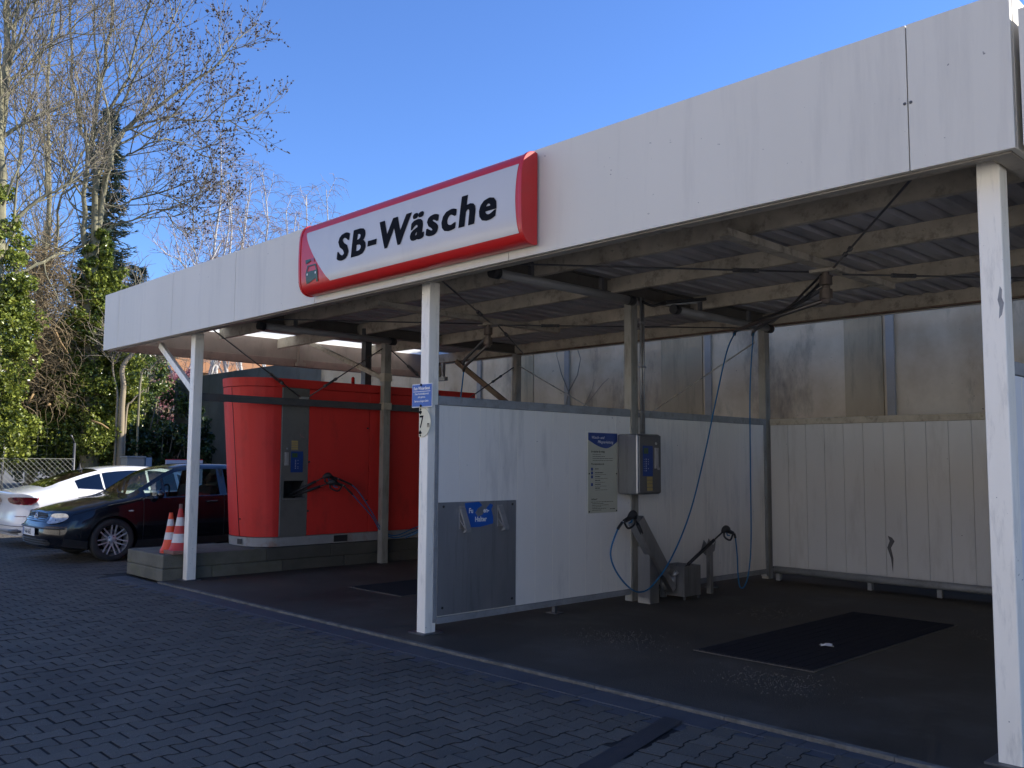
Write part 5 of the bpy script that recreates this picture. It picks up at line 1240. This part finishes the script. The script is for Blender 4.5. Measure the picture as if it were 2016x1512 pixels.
# ------------------------------------------------------------------ vegetation
UP = Vector((0,0,1))
def rv(r): 
    while True:
        v = Vector((r.uniform(-1,1), r.uniform(-1,1), r.uniform(-1,1)))
        if .05 < v.length < 1: return v.normalized()
class Tree:
    def __init__(t, seed): t.r = random.Random(seed); t.wood = MB(); t.twigs = MB(); t.tips = []
    def limb(t, path, r0, r1, kids_, level, spec, wob=.0):
        P = smooth_path(path, 6); n = len(P)
        if wob: P = [p+rv(t.r)*wob*math.sin(math.pi*i/(n-1)) for i, p in enumerate(P)]
        mb = t.wood if level < 2 else t.twigs
        sides = 8 if r0 > .10 else 6 if r0 > .05 else 4 if r0 > .02 else 3
        mb.tube(P, [r0+(r1-r0)*(i/(n-1)) for i in range(n)], sides, caps=False)
        L = sum((P[i+1]-P[i]).length for i in range(n-1))
        if level >= len(spec): t.tips.append((P[-1], (P[-1]-P[-2]).normalized())); return
        sp = spec[level]; cnt = kids_ if kids_ is not None else sp['n']
        az = t.r.uniform(0, 6.28)
        for k in range(cnt):
            f = sp.get('start', .2)+(1-sp.get('start', .2))*(k+t.r.random()*.8)/cnt; i = min(int(f*(n-1)), n-2)
            p = P[i].lerp(P[i+1], f*(n-1)-i); d = (P[i+1]-P[i]).normalized()
            az += 2.4+t.r.uniform(-.5, .5); a = d.orthogonal().normalized(); b = d.cross(a); sd = a*math.cos(az)+b*math.sin(az)
            ang = R(t.r.uniform(*sp['ang'])); dd = (d*math.cos(ang)+sd*math.sin(ang)); dd = (dd+UP*sp.get('up', .1)).normalized()
            l = sp['len']*t.r.uniform(.6, 1.15)*(1-.45*f)
            rr_ = r0+(r1-r0)*f; rs = max(min(rr_*sp.get('rf', .6), sp.get('rmax', .2)), sp.get('rmin', .006))
            t.grow(p, dd, l, rs, level+1, spec, sp)
    def grow(t, p, d, l, r0, level, spec, sp):
        ns = sp.get('seg', 4); pts = [p]; q = p; dd = d.copy()
        for i in range(ns):
            dd = (dd+rv(t.r)*sp.get('wig', .22)+UP*sp.get('trop', .08)).normalized(); q = q+dd*(l/ns); pts.append(q)
        t.limb(pts, r0, max(r0*.35, .0045), None, level, spec)
def smooth_path(pts, n=10):
    P = [Vector(p) for p in pts]; P = [P[0]*2-P[1]]+P+[P[-1]*2-P[-2]]; out = []
    if len(pts) > 3 and n == 6 and (P[1]-P[-2]).length < 1.0: return [Vector(p) for p in pts]
    if n == 6: n = 3
    for i in range(1, len(P)-2):
        for k in range(n):
            t = k/n; a, b, c, d = P[i-1], P[i], P[i+1], P[i+2]
            out.append(.5*((2*b)+(-a+c)*t+(2*a-5*b+4*c-d)*t*t+(-a+3*b-3*c+d)*t**3))
    out.append(P[-2]); return out
def leaves(mb, pts, size, r, droop=.0, fold=.25):
    """one folded leaf (two triangles sharing the midrib) per point"""
    for p in pts:
        s = size*r.uniform(.6, 1.3); n = rv(r); n = (n+UP*.35).normalized(); a = n.orthogonal().normalized(); g = r.uniform(0, 6.28)
        b = n.cross(a); u = a*math.cos(g)+b*math.sin(g); v = n.cross(u)
        mb.add([p-u*s*.5, p+v*s*.42+n*s*fold*.4, p+u*s*.55, p-v*s*.42+n*s*fold*.4], [(0,2,1),(0,3,2)])
def clump_points(blobs, n, r, shell=.55):
    """points in the outer shell of noisy ellipsoids: (centre, (rx,ry,rz), weight)"""
    tot = sum(b[2] for b in blobs); out = []
    for c, rad, w_ in blobs:
        c = Vector(c)
        # sub-clumps give light and dark masses
        sub_ = []
        for _ in range(int(14+w_*6)):
            v = rv(r); q = r.uniform(.45, 1.0); sub_.append((c+Vector((v.x*rad[0]*q, v.y*rad[1]*q, v.z*rad[2]*q)), min(rad)*r.uniform(.22, .5)))
        for _ in range(int(n*w_/tot)):
            cc, rr_ = r.choice(sub_); v = rv(r); q = r.uniform(shell, 1.0); out.append(cc+v*rr_*q)
    return out
def tree_obj(name, seed, base, label, cat, barkm, twigm, group=None):
    t = Tree(seed); return t, thing(name, base, label, cat, group)
def V3(p): return Vector(p)

SP = [dict(n=9, start=.25, ang=(28,60), len=2.5, rf=.5, rmax=.06, rmin=.018, wig=.22, trop=.10, up=.15, seg=5),
      dict(n=7, start=.15, ang=(28,60), len=1.15, rf=.5, rmax=.022, rmin=.009, wig=.25, trop=.08, up=.1, seg=4),
      dict(n=4, start=.2, ang=(30,60), len=.50, rf=.55, rmax=.010, rmin=.0055, wig=.25, trop=.12, up=.15, seg=3)]
# main tree: ivy-clad trunks behind the parked cars
D1 = 24.0
base1 = at(180, 900, D1); base1.z = 0
t1, o1 = tree_obj('bare_tree', 21, base1, 'tall bare tree with ivy clad trunks and dark buds left of the roof corner', 'tree', None, None)
def A(px, py, d=D1): return at(px, py, d)
t1.wood.tube(smooth_path([base1-Vector((0,0,.2)), A(178,760), A(176,600), A(183,500)], 8), [.24-.004*i for i in range(25)], 12, caps=False)
LM = [([A(178,560), A(166,470), A(166,420), A(170,300,D1-.3), A(158,240), A(142,150), A(138,0), A(140,-120)], .14, .03, 11),
      ([A(183,520), A(186,440), A(187,350), A(183,270), A(205,130), A(222,20), A(228,-130)], .17, .03, 13),
      ([A(186,520), A(194,440), A(205,370), A(222,300,D1-.6), A(238,262), A(270,240), A(335,190), A(400,150), A(440,110), A(470,70)], .15, .018, 16),
      ([A(183,275), A(210,225), A(245,170), A(262,100), A(290,20), A(320,-90)], .085, .02, 12),
      ([A(238,262), A(262,250), A(300,238), A(345,232), A(400,238), A(440,235), A(485,240)], .06, .010, 11),
      ([A(222,300,D1-.6), A(243,312), A(262,300), A(310,275,D1-1), A(370,290), A(430,330)], .05, .010, 11),
      ([A(200,400), A(232,408), A(262,392), A(300,380), A(360,395), A(400,430)], .05, .010, 9),
      ([A(190,470), A(220,445), A(262,432), A(310,412), A(350,430)], .055, .012, 8),
      ([A(182,290), A(190,200,D1-.5), A(188,90), A(182,-30), A(180,-140)], .06, .015, 9),
      ([A(186,350), A(215,300), A(232,220), A(280,130), A(330,60), A(365,-20)], .075, .015, 12),
      ([A(183,470), A(150,490), A(100,508,D1-.8), A(52,530,D1-1.2), A(0,570,D1-1.5), A(-60,600,D1-1.5)], .07, .06, 6),
      ([A(166,420), A(140,400), A(125,350), A(110,290), A(90,200)], .035, .01, 7),
      ([A(176,500), A(150,420), A(130,330), A(105,270), A(60,230)], .03, .008, 6)]
for path, a, b, k in LM: t1.limb(path, a*.58, b*.7, k, 0, SP, .05)
build('trunk', t1.wood, M['bark'], o1)
build('twigs', t1.twigs, M['twig'], o1)
bd_ = MB(); r = random.Random(31)
for p, d in t1.tips:
    if p.z < 5.0 or (p-base1).dot(_r0) < .9+r.random()*1.2: continue
    for k in range(r.choice((1, 2, 3))):
        q = p-d*r.uniform(0, .22)+rv(r)*.02; s = r.uniform(.026, .048); e = rv(r)
        a = e.orthogonal().normalized()*s*.55; b = e.cross(a).normalized()*s*.55; bd_.add([q-e*s, q+a, q+b, q-a, q-b, q+e*s], [(0,1,2),(0,2,3),(0,3,4),(0,4,1),(5,2,1),(5,3,2),(5,4,3),(5,1,4)])
build('buds', bd_, M['bud'], o1)
iv = MB(); r = random.Random(32)
bl = [(A(178,860,D1-.3), (.7,.7,.8), 1.6), (A(176,780,D1-.2), (.55,.6,.9), 1.6), (A(172,690), (.6,.6,.8), 1.8), (A(182,620), (.55,.6,.8), 1.8), (A(200,580), (.45,.5,.7), 1.6), (A(198,520), (.42,.5,.6), 1.4), (A(212,640), (.5,.5,.8), 1.4), (A(200,480), (.35,.35,.4), .8), (A(168,560), (.3,.4,.6), .9), (A(225,700), (.5,.5,.7), 1.2), (A(160,640), (.5,.6,.8), 1.4), (A(212,560), (.4,.5,.6), 1.2), (A(150,740), (.6,.6,.8), 1.5), (A(188,540), (.35,.4,.6), 1.0), (A(232,640), (.35,.4,.6), .9), (A(245,760), (.6,.5,.8), 1.2), (A(215,800), (.6,.6,.8), 1.4)]
leaves(iv, clump_points(bl, 52000, r), .070, r); build('ivy', iv, M['ivy'], o1)

# big left tree, partly out of frame
D2 = 22.0
base2 = at(-14, 900, D2); base2.z = 0
t2, o2 = tree_obj('bare_tree', 22, base2, 'large bare tree at the left edge of the picture with ivy on its lower trunk', 'tree', None, None)
def B(px, py, d=D2): return at(px, py, d)
t2.wood.tube(smooth_path([base2-Vector((0,0,.2)), B(-12,740), B(-8,600), B(-2,480)], 8), [.16-.002*i for i in range(25)], 10, caps=False)
for path, a, b, k in [([B(-2,500), B(0,380), B(0,250), B(14,130), B(16,0), B(20,-130)], .17, .05, 15),
      ([B(0,330), B(12,180), B(30,60), B(34,-60)], .10, .03, 12),
      ([B(0,470), B(52,409), B(101,384), B(135,360), B(160,300)], .07, .02, 8) ,
      ([B(8,200), B(40,160), B(75,115), B(120,75), B(150,60)], .05, .012, 11),
      ([B(0,420), B(32,330,D2-.4), B(55,290), B(75,230), B(82,225)], .04, .012, 8),
      ([B(8,150), B(50,60), B(70,0), B(95,-60)], .04, .012, 9),
      ([B(16,60), B(60,10), B(110,-20), B(140,-60)], .04, .012, 8),
      ([B(-2,520), B(25,460), B(33,380), B(40,300), B(60,200), B(90,110)], .05, .012, 9)]: t2.limb(path, a*.7, b*.75, k, 0, SP, .06)
build('trunk', t2.wood, M['bark'], o2); build('twigs', t2.twigs, M['twig'], o2)
iv = MB(); r = random.Random(33)
leaves(iv, clump_points([(B(10,560), (.55,.6,.9), 1.5), (B(20,640), (.6,.6,.9), 1.6), (B(5,480), (.4,.5,.7), 1), (B(10,720), (.6,.6,.9), 1.5), (B(-15,400), (.4,.4,.6), .6), (B(-5,800), (.6,.6,.9), 1.5), (B(15,860), (.6,.6,.6), 1.2), (B(22,590), (.4,.4,.5), 1)], 21000, r), .072, r); build('ivy', iv, M['ivy'], o2)

# further bare trees that fill the sky behind
SP2 = [dict(n=9, start=.2, ang=(25,55), len=2.4, rf=.5, rmax=.05, rmin=.018, wig=.2, trop=.10, up=.2, seg=4),
       dict(n=6, start=.15, ang=(28,60), len=1.2, rf=.5, rmax=.02, rmin=.010, wig=.25, trop=.06, up=.1, seg=4),
       dict(n=3, start=.2, ang=(30,60), len=.55, rf=.55, rmax=.010, rmin=.008, wig=.25, trop=.1, up=.1, seg=3)]
for seed, px, d, h, lab in ((41, 60, 33, 9.5, 'bare pale twigged tree behind the large left edge tree'), (42, 118, 30, 7.0, 'bare twiggy tree left of the spruce'), (43, 330, 34, 9.2, 'pale leaning bare tree rising behind the left end of the white roof'), (46, -40, 30, 12, 'tall bare tree mostly outside the left picture edge'), (47, 60, 27, 14.5, 'thin tall bare tree at the top left between two larger trees')):
    b0 = at(px, 900, d); b0.z = 0; t, o = tree_obj('bare_tree', seed, b0, lab, 'tree', None, None); r = t.r
    lean = .25 if seed == 43 else 0
    sd_ = _r0
    P = [b0+UP*(h*k/5)+sd_*(lean*h*k/5*.6)+rv(r)*.25*(k > 0) for k in range(6)]
    t.limb(P, .11, .025, 10, 0, SP2, .05); 
    for k in range(3):
        i = r.choice((2, 3)); q = P[i]; dd = (UP+rv(r)*.6).normalized(); t.limb([q, q+dd*1.2, q+dd*2.4+rv(r)*.4, q+dd*3.6+rv(r)*.6], .055, .015, 8, 0, SP2, .05)
    build('trunk', t.wood, M['birch'] if seed in (43,) else M['bark'], o); build('twigs', t.twigs, M['twig'] if seed != 43 else M['birchtwig'], o)

# spruce
def spruce(px, d, h, rad, seed, label):
    r = random.Random(seed); b0 = at(px, 900, d); b0.z = 0; o = thing('spruce_tree', b0, label, 'tree')
    p = MB(); p.tube([b0, b0+UP*h], [.16, .02], 8); br = MB(); lf = MB()
    z = 1.2
    while z < h:
        f = 1-z/h; L = rad*(f**.8)+.15; n = int(7+5*f)
        for k in range(n):
            a = r.uniform(0, 6.28); l = L*r.uniform(.7, 1.12); d_ = Vector((math.cos(a), math.sin(a), r.uniform(-.25,.65))); q0 = b0+UP*z; q1 = q0+d_*l*.6-UP*.05*l; q2 = q0+d_*l-UP*.12*l*(1.5-f)
            br.tube([q0, q1, q2], [.02, .012, .005], 3, caps=False)
            for j in range(int(6+l*10)):
                t = r.uniform(.15, 1); c = q0.lerp(q1, t/.6) if t < .6 else q1.lerp(q2, (t-.6)/.4)
                s = d_.cross(UP).normalized()*r.choice((-1, 1)); e = (s*r.uniform(.4,1)+d_*.8+UP*r.uniform(-.6,.5)).normalized(); w_ = e.cross(UP).normalized()*.020; ll = .26*(1-.5*t)+.06
                lf.add([c-w_, c+w_, c+e*ll+w_*.4-UP*.04, c+e*ll-w_*.4-UP*.04], [(0,1,2,3)]); w2 = UP*.018
                lf.add([c-w2, c+w2, c+e*ll+w2*.3-UP*.04, c+e*ll-w2*.3-UP*.04], [(0,1,2,3)])
        z += .09+.06*f
    build('trunk', p, M['bark'], o); build('limbs', br, M['bark'], o); build('needles', lf, M['spruce'], o)
spruce(186, 33, 13.4, 1.75, 51, 'dark blue green spruce behind the ivy clad bare tree')
spruce(258, 40, 9.4, 2.3, 52, 'smaller dark spruce just left of the roof corner, half hidden')

# birches
SPB = [dict(n=13, start=.22, ang=(25,45), len=2.3, rf=.45, rmax=.045, rmin=.018, wig=.16, trop=.12, up=.2, seg=5),
       dict(n=7, start=.25, ang=(30,70), len=1.4, rf=.5, rmax=.016, rmin=.011, wig=.16, trop=-.22, up=0, seg=5),
       dict(n=3, start=.2, ang=(25,50), len=.7, rf=.5, rmax=.011, rmin=.009, wig=.15, trop=-.22, up=-.1, seg=3)]
for seed, px, d, h, fk, lab in ((61, 412, 38, 14.8, 1, 'tallest white birch above the left part of the roof edge'), (62, 432, 41, 13.8, 0, 'thin birch right beside the tallest birch'), (63, 508, 42, 14.6, 1, 'forked white birch midway between roof corner and red sign'), (64, 545, 46, 14.0, 0, 'small birch behind the roof, second left of the red sign'), (65, 592, 46, 14.9, 0, 'slender birch just left of the red sign'), (66, 628, 48, 15.8, 0, 'birch whose top shows directly over the left end of the red sign'), (67, 466, 44, 13.6, 0, 'faint birch between the tallest and the forked birch'), (68, 372, 37, 11.8, 1, 'leaning white birch near the left end of the roof')):
    b0 = at(px, 900, d); b0.z = 0; t, o = tree_obj('birch_tree', seed, b0, lab, 'tree', None, None, 'birches behind the roof'); r = t.r
    P = [b0+UP*(h*k/6)+_r0*(r.uniform(-.25,.25)+(.22*k if seed == 68 else 0)) for k in range(7)]
    t.limb(P, .13, .018, 15, 0, SPB, .03)
    if fk: q = P[3]; t.limb([q, q+UP*1.2+_r0*.7, q+UP*2.6+_r0*1.1, q+UP*h*.36+_r0*1.4], .07, .015, 9, 0, SPB, .03)
    build('trunk', t.wood, M['birch'], o); build('twigs', t.twigs, M['birchtwig'], o)

# pink blossom tree and round bushes near the rear wall
b0 = at(332, 900, 33); b0.z = 0; t, o = tree_obj('blossom_tree', 71, b0, 'pink flowering tree seen under the left roof corner', 'tree', None, None); r = t.r
t.limb([b0, b0+UP*1.2, b0+UP*2.2+_r0*.2, b0+UP*3.4], .10, .03, 10, 0, SP2, .05); build('trunk', t.wood, M['bark'], o); build('twigs', t.twigs, M['twig'], o)
lf = MB(); leaves(lf, clump_points([(b0+UP*3.2-_r0*.1, (.8,.8,1.3), 1.5), (b0+UP*2.2, (.7,.7,.8), 1), (b0+UP*3.9+_r0*.3, (.6,.6,.8), .8)], 6500, r, .1), .08, r); build('blossom', lf, M['pink'], o)
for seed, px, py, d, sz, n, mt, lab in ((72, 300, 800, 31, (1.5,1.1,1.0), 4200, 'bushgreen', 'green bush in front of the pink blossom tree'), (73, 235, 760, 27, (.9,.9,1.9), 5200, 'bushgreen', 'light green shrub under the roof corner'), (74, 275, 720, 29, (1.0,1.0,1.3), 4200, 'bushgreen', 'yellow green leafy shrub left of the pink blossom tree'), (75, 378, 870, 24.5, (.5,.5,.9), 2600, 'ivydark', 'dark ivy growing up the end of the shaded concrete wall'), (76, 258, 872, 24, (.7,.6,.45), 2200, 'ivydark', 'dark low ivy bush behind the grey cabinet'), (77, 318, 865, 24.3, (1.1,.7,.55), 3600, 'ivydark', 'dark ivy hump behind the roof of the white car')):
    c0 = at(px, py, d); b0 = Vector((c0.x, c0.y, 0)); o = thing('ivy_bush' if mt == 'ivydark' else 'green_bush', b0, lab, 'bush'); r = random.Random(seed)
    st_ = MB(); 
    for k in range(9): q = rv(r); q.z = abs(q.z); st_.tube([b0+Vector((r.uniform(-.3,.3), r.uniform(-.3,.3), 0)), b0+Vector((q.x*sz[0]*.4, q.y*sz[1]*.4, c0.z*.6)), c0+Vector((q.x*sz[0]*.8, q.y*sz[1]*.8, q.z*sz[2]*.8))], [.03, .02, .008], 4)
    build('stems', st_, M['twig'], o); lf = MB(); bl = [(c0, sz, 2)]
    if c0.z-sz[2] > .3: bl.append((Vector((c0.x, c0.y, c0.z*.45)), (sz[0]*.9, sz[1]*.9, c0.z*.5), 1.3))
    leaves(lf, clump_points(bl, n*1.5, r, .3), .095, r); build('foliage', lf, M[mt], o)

# ivy thicket behind the fence (one mass nobody could count) with an inner layer coloured dark as shade
iv = MB(); r = random.Random(81); iv2 = MB()
bl = []; bd2 = []
for k in range(30):
    px = -60+k*12.5; d = 24.6+r.uniform(-.7, .7)
    top = interp([(-60, 650), (60, 705), (110, 700), (160, 690), (230, 700), (260, 735), (330, 830)], px)
    if px > 250: continue
    py = 890
    while py > top:
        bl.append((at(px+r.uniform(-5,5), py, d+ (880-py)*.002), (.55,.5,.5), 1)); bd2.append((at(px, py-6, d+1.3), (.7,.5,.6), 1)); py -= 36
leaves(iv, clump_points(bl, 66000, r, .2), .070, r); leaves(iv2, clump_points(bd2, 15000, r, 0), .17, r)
build('ivy_thicket', iv, M['ivy'], kind='stuff', label='sunlit ivy thicket behind the chain link fence', cat='ivy')
build('thicket_shade_leaves', iv2, M['ivydark'], kind='stuff', label='inner leaves of the ivy thicket with shade put into their dark colour', cat='ivy')
# dry brown brush tangled in the ivy
o = thing('dry_brush', at(80, 900, 23.6)*1.0, 'tangle of dry brown brush hanging in front of the ivy at the left', 'brush'); r = random.Random(82); br = MB()
for _ in range(1700):
    g = r.gauss(0, 1); h = r.random(); c = at(88+g*28*(1.2-.4*h), 790-h*300+r.uniform(-20,20), 23.7+r.uniform(-.5,.9)); d = rv(r); d.z *= .7; pts = [c]
    for k in range(5): d = (d+rv(r)*.55-UP*.10).normalized(); pts.append(pts[-1]+d*r.uniform(.10,.24))
    rr_ = r.uniform(.004,.011); br.tube(pts, [rr_, rr_, rr_*.9, rr_*.7, rr_*.6, rr_*.4], 3, caps=False)
build('twigs', br, M['brown'], o)
pe = MB()
for P in ([(8,655),(22,668),(45,685),(70,700)], [(108,650),(120,675),(134,696)], [(90,800),(100,795)], [(55,795),(66,775)], [(180,828),(200,835),(215,845)], [(72,728),(76,742)], [(28,662),(50,655),(60,650)]):
    pe.tube([at(x, y, 23.2) for x, y in P], [.028-.004*i for i in range(len(P))], 6)
build('ochre_branches', pe, M['peeled'], o)
# light barked saplings at the roof corner
for seed, P, rr_, lab in ((91, [(238,860),(240,800),(243,760),(240,730),(247,712),(262,694),(275,660)], .085, 'pale leaning sapling trunk under the roof corner'), (92, [(229,830),(231,775),(224,740),(222,715),(230,690)], .035, 'thin pale sapling left of the leaning trunk'), (93, [(248,822),(260,790),(283,768)], .03, 'slanting thin branch stem right of the leaning trunk'), (94, [(276,755),(295,728),(315,705),(330,690)], .03, 'thin dark stem rising toward the white roof strut')):
    pts = [at(x, y, 23.4) for x, y in P]; b0 = Vector((pts[0].x, pts[0].y, 0)); o = thing('sapling', b0, lab, 'tree'); t = Tree(seed)
    q = MB(); q.tube(smooth_path([b0]+pts, 5), [rr_*(1-.5*i/(5*len(pts))) for i in range(5*len(pts)+1)], 8, caps=False); build('trunk', q, M['bark'] if seed == 94 else mat('pale_bark', (.33,.27,.18), .8, col2=(.24,.19,.12), nscale=5), o)
    t.limb(pts[-3:], rr_*.3, .006, 6, 2, SP+SP[1:], 0) if len(pts) > 3 else None
    if t.twigs.v: build('twigs', t.twigs, M['twig'], o)

# ------------------------------------------------------------------ fences, cabinet, house behind
fc = thing('chain_link_fence', (-21.2, 3.5, 0), 'low chain link fence behind the white car', 'fence')
w_ = MB(); y0, y1, h = -1.5, 7.04, 1.5; s = .075
def clipseg(a, b):
    (ya, za), (yb, zb) = a, b
    ts = [0, 1]
    for (va, vb, lo, hi) in ((ya, yb, y0, y1), (za, zb, .04, h)):
        if abs(vb-va) < 1e-9: continue
        t0, t1_ = (lo-va)/(vb-va), (hi-va)/(vb-va); 
        if t0 > t1_: t0, t1_ = t1_, t0
        ts[0] = max(ts[0], t0); ts[1] = min(ts[1], t1_)
    if ts[0] >= ts[1]: return None
    f = lambda t: (-21.2, ya+(yb-ya)*t, za+(zb-za)*t); return f(ts[0]), f(ts[1])
y = y0-h
while y < y1:
    for a, b in (((y, 0), (y+1.6, 1.6)), ((y+1.6, 0), (y, 1.6))):
        c = clipseg(a, b)
        if c: w_.tube(list(c), .003, 3, caps=False)
    y += s*1.414
build('mesh', w_, M['wire'], fc)
p = MB(); p.tube([(-21.2, y0, h), (-21.2, y1, h)], .006, 6); p.tube([(-21.2, y0, .05), (-21.2, y1, .05)], .005, 6); build('tension_wire', p, M['wire'], fc)
for yy in (-1.5, 1.0, 3.5, 7.05):
    p = MB(); p.tube([(-21.22, yy, 0), (-21.22, yy, 1.85)], .028, 8); p.tube([(-21.22, yy, 1.85), (-21.1, yy-.12, 2.02)], .02, 6); build('post', p, M['darksteel'], fc)
fw = thing('wire_mesh_fence', (-22.6, 4, 0), 'taller thin wire mesh fence in front of the ivy', 'fence')
w_ = MB(); z = .1
while z < 2.4: w_.tube([(-22.6, -1.5, z), (-22.6, 8.6, z-.12)], .0022, 3, caps=False); z += .2
y = -1.5
while y < 8.6: w_.tube([(-22.6, y, 0), (-22.6, y, 2.32-.012*(y+1.5))], .002, 3, caps=False); y += .2
build('mesh', w_, M['wire'], fw)
for yy in (0, 3, 6, 8.6): p = MB(); p.tube([(-22.62, yy, 0), (-22.62, yy, 2.35)], .025, 8); build('post', p, M['darksteel'], fw)
cb = thing('utility_cabinet', (-20.0, 7.95, 0), 'pale grey utility cabinet behind the white car roof', 'cabinet')
p = MB(); p.box(-20.35, -20.0, 7.74, 8.13, .1, 1.53); build('body', p, M['cabinet'], cb, bevel=.01)
p = MB(); p.box(-20.37, -19.98, 7.72, 8.15, 1.532, 1.57); build('lid', p, M['cabinet'], cb, bevel=.008)
p = MB(); p.box(-20.35, -20.03, 8.16, 8.30, .1, 1.54); build('side_box', p, mat('pale_blue_box', (.22,.30,.38), .5), cb, bevel=.008)
p = MB(); p.box(-20.3, -20.05, 7.8, 8.1, 0, .099); build('foot', p, M['darksteel'], cb)
hd_ = thing('white_board', at(362, 906, 22.0)*1.0, 'white board with red upper edge leaning before the shaded wall', 'board')
c = at(355, 905, 23.0); p = MB(); p.box(c.x-.03, c.x+.03, c.y-.35, c.y+.55, .9, 1.49); build('panel', p, M['pinkwhite'], hd_)
p = MB(); p.box(c.x-.031, c.x+.031, c.y-.35, c.y+.55, 1.491, 1.51); build('red_edge', p, M['signred'], hd_)
p = MB(); p.box(c.x-.02, c.x+.02, c.y-.3, c.y-.25, 0, .9); p.box(c.x-.02, c.x+.02, c.y+.45, c.y+.5, 0, .9); build('legs', p, M['darksteel'], hd_)
c = at(292, 860, 28.5); sh = thing('brick_shed', (c.x, c.y, 0), 'low brick shed with red tiled roof behind the dark ivy', 'shed')
p = MB(); p.box(c.x-1.5, c.x, c.y-.9, c.y+2.2, 0, 2.0); build('wall', p, M['brick'], sh)
p = MB(); p.prism([(c.x+.25, c.y-1.1, 2.0), (c.x-.75, c.y-1.1, 2.32), (c.x-1.75, c.y-1.1, 2.0)], (0, 3.5, 0)); build('roof', p, M['brick'], sh)
c = at(400, 715, 56); hs_ = thing('house', (c.x, c.y, 0), 'ochre house with tiled roof far behind, seen between roof edge and red cabin', 'house')
p = MB(); p.box(c.x-4, c.x+4, c.y-5, c.y+6, 0, 6.2); build('wall', p, M['housewall'], hs_)
p = MB(); p.prism([(c.x+4.5, c.y-5.4, 6.15), (c.x, c.y-5.4, 9.2), (c.x-4.5, c.y-5.4, 6.15)], (0, 11.8, 0)); build('roof', p, M['tile'], hs_)
for yy in (-3.6, -1.2, 1.6, 4.0): p = MB(); p.box(c.x+4.0, c.x+4.03, c.y+yy, c.y+yy+1, 3.6, 4.9); build('window', p, M['darksteel'], hs_)
# distant wooded rise that closes the horizon
hb = MB(); r = random.Random(88); bl = []
for k in range(60): a = R(-100+k*1.7); d = 62+r.uniform(-5,5); bl.append((Vector((math.sin(a)*d, math.cos(a)*d, r.uniform(1.5,3.2))), (3.0,3.0,2.6), 1))
leaves(hb, clump_points(bl, 16000, r, .3), .55, r); build('distant_wood', hb, M['ivydark'], kind='stuff', label='low far off wood closing the horizon', cat='wood')
# ------------------------------------------------------------------ added pale yard and buildings behind the camera, bouncing sunlight to the front
g = MB(); g.add([(-40,-13.9,-.012),(30,-13.9,-.012),(30,-4.01,-.012),(-40,-4.01,-.012)], [(0,1,2,3)]); g.add([(4.01,-4.0,-.013),(30,-4.0,-.013),(30,12.4,-.013),(4.01,12.4,-.013)], [(0,1,2,3)])
build('yard', g, mat('bounce_yard_concrete', (.56,.52,.46), .85, col2=(.48,.45,.40), nscale=.7, bump=.2), kind='structure')  # guessed pale ground, added to bounce sunlight under the canopy
def bounce_facade(x0, x1, y, h, m, label, base):
    b = thing('bounce_building', base, label, 'building')  # unseen buildings added as sunlit reflectors for the shaded canopy front
    q = MB(); q.box(x0, x1, y-9, y, 0, h); build('wall', q, m, b)
    q = MB(); q.prism([(x0-.4, y+.4, h), (x0-.4, y-4.5, h+2.6), (x0-.4, y-9.4, h)], (x1-x0+.8, 0, 0)); build('roof', q, M['tile'], b)
    x = x0+1.5
    while x < x1-2:
        for z in (1.2, 4.2):
            if z+1.5 < h:
                q = MB(); q.box(x, x+1.1, y+.003, y+.05, z, z+1.4); w_ = build('window', q, M['whitepaint'], b); q = MB(); q.box(x+.08, x+1.02, y+.051, y+.055, z+.08, z+1.32); sub('pane', q, mat('dark_pane', (.02,.025,.03), .05, spec=.8) if 'dark_pane' not in bpy.data.materials else bpy.data.materials['dark_pane'], w_)
        x += 4.2
bounce_facade(-34, -9, -14, 7.2, mat('warm_bounce_render', (.80,.75,.66), .8, col2=(.74,.69,.60), nscale=.5), 'added cream rendered building behind the viewer that bounces sunlight to the front', (-21, -14, 0))
bounce_facade(-7, 18, -14, 7.2, mat('white_bounce_render', (.82,.78,.71), .8, col2=(.76,.72,.65), nscale=.5), 'added white rendered building behind the viewer, a sunlit reflector for the shaded front', (5, -14, 0))
EXPO = 0.78
sc.render.film_transparent = False
vs.exposure = EXPO
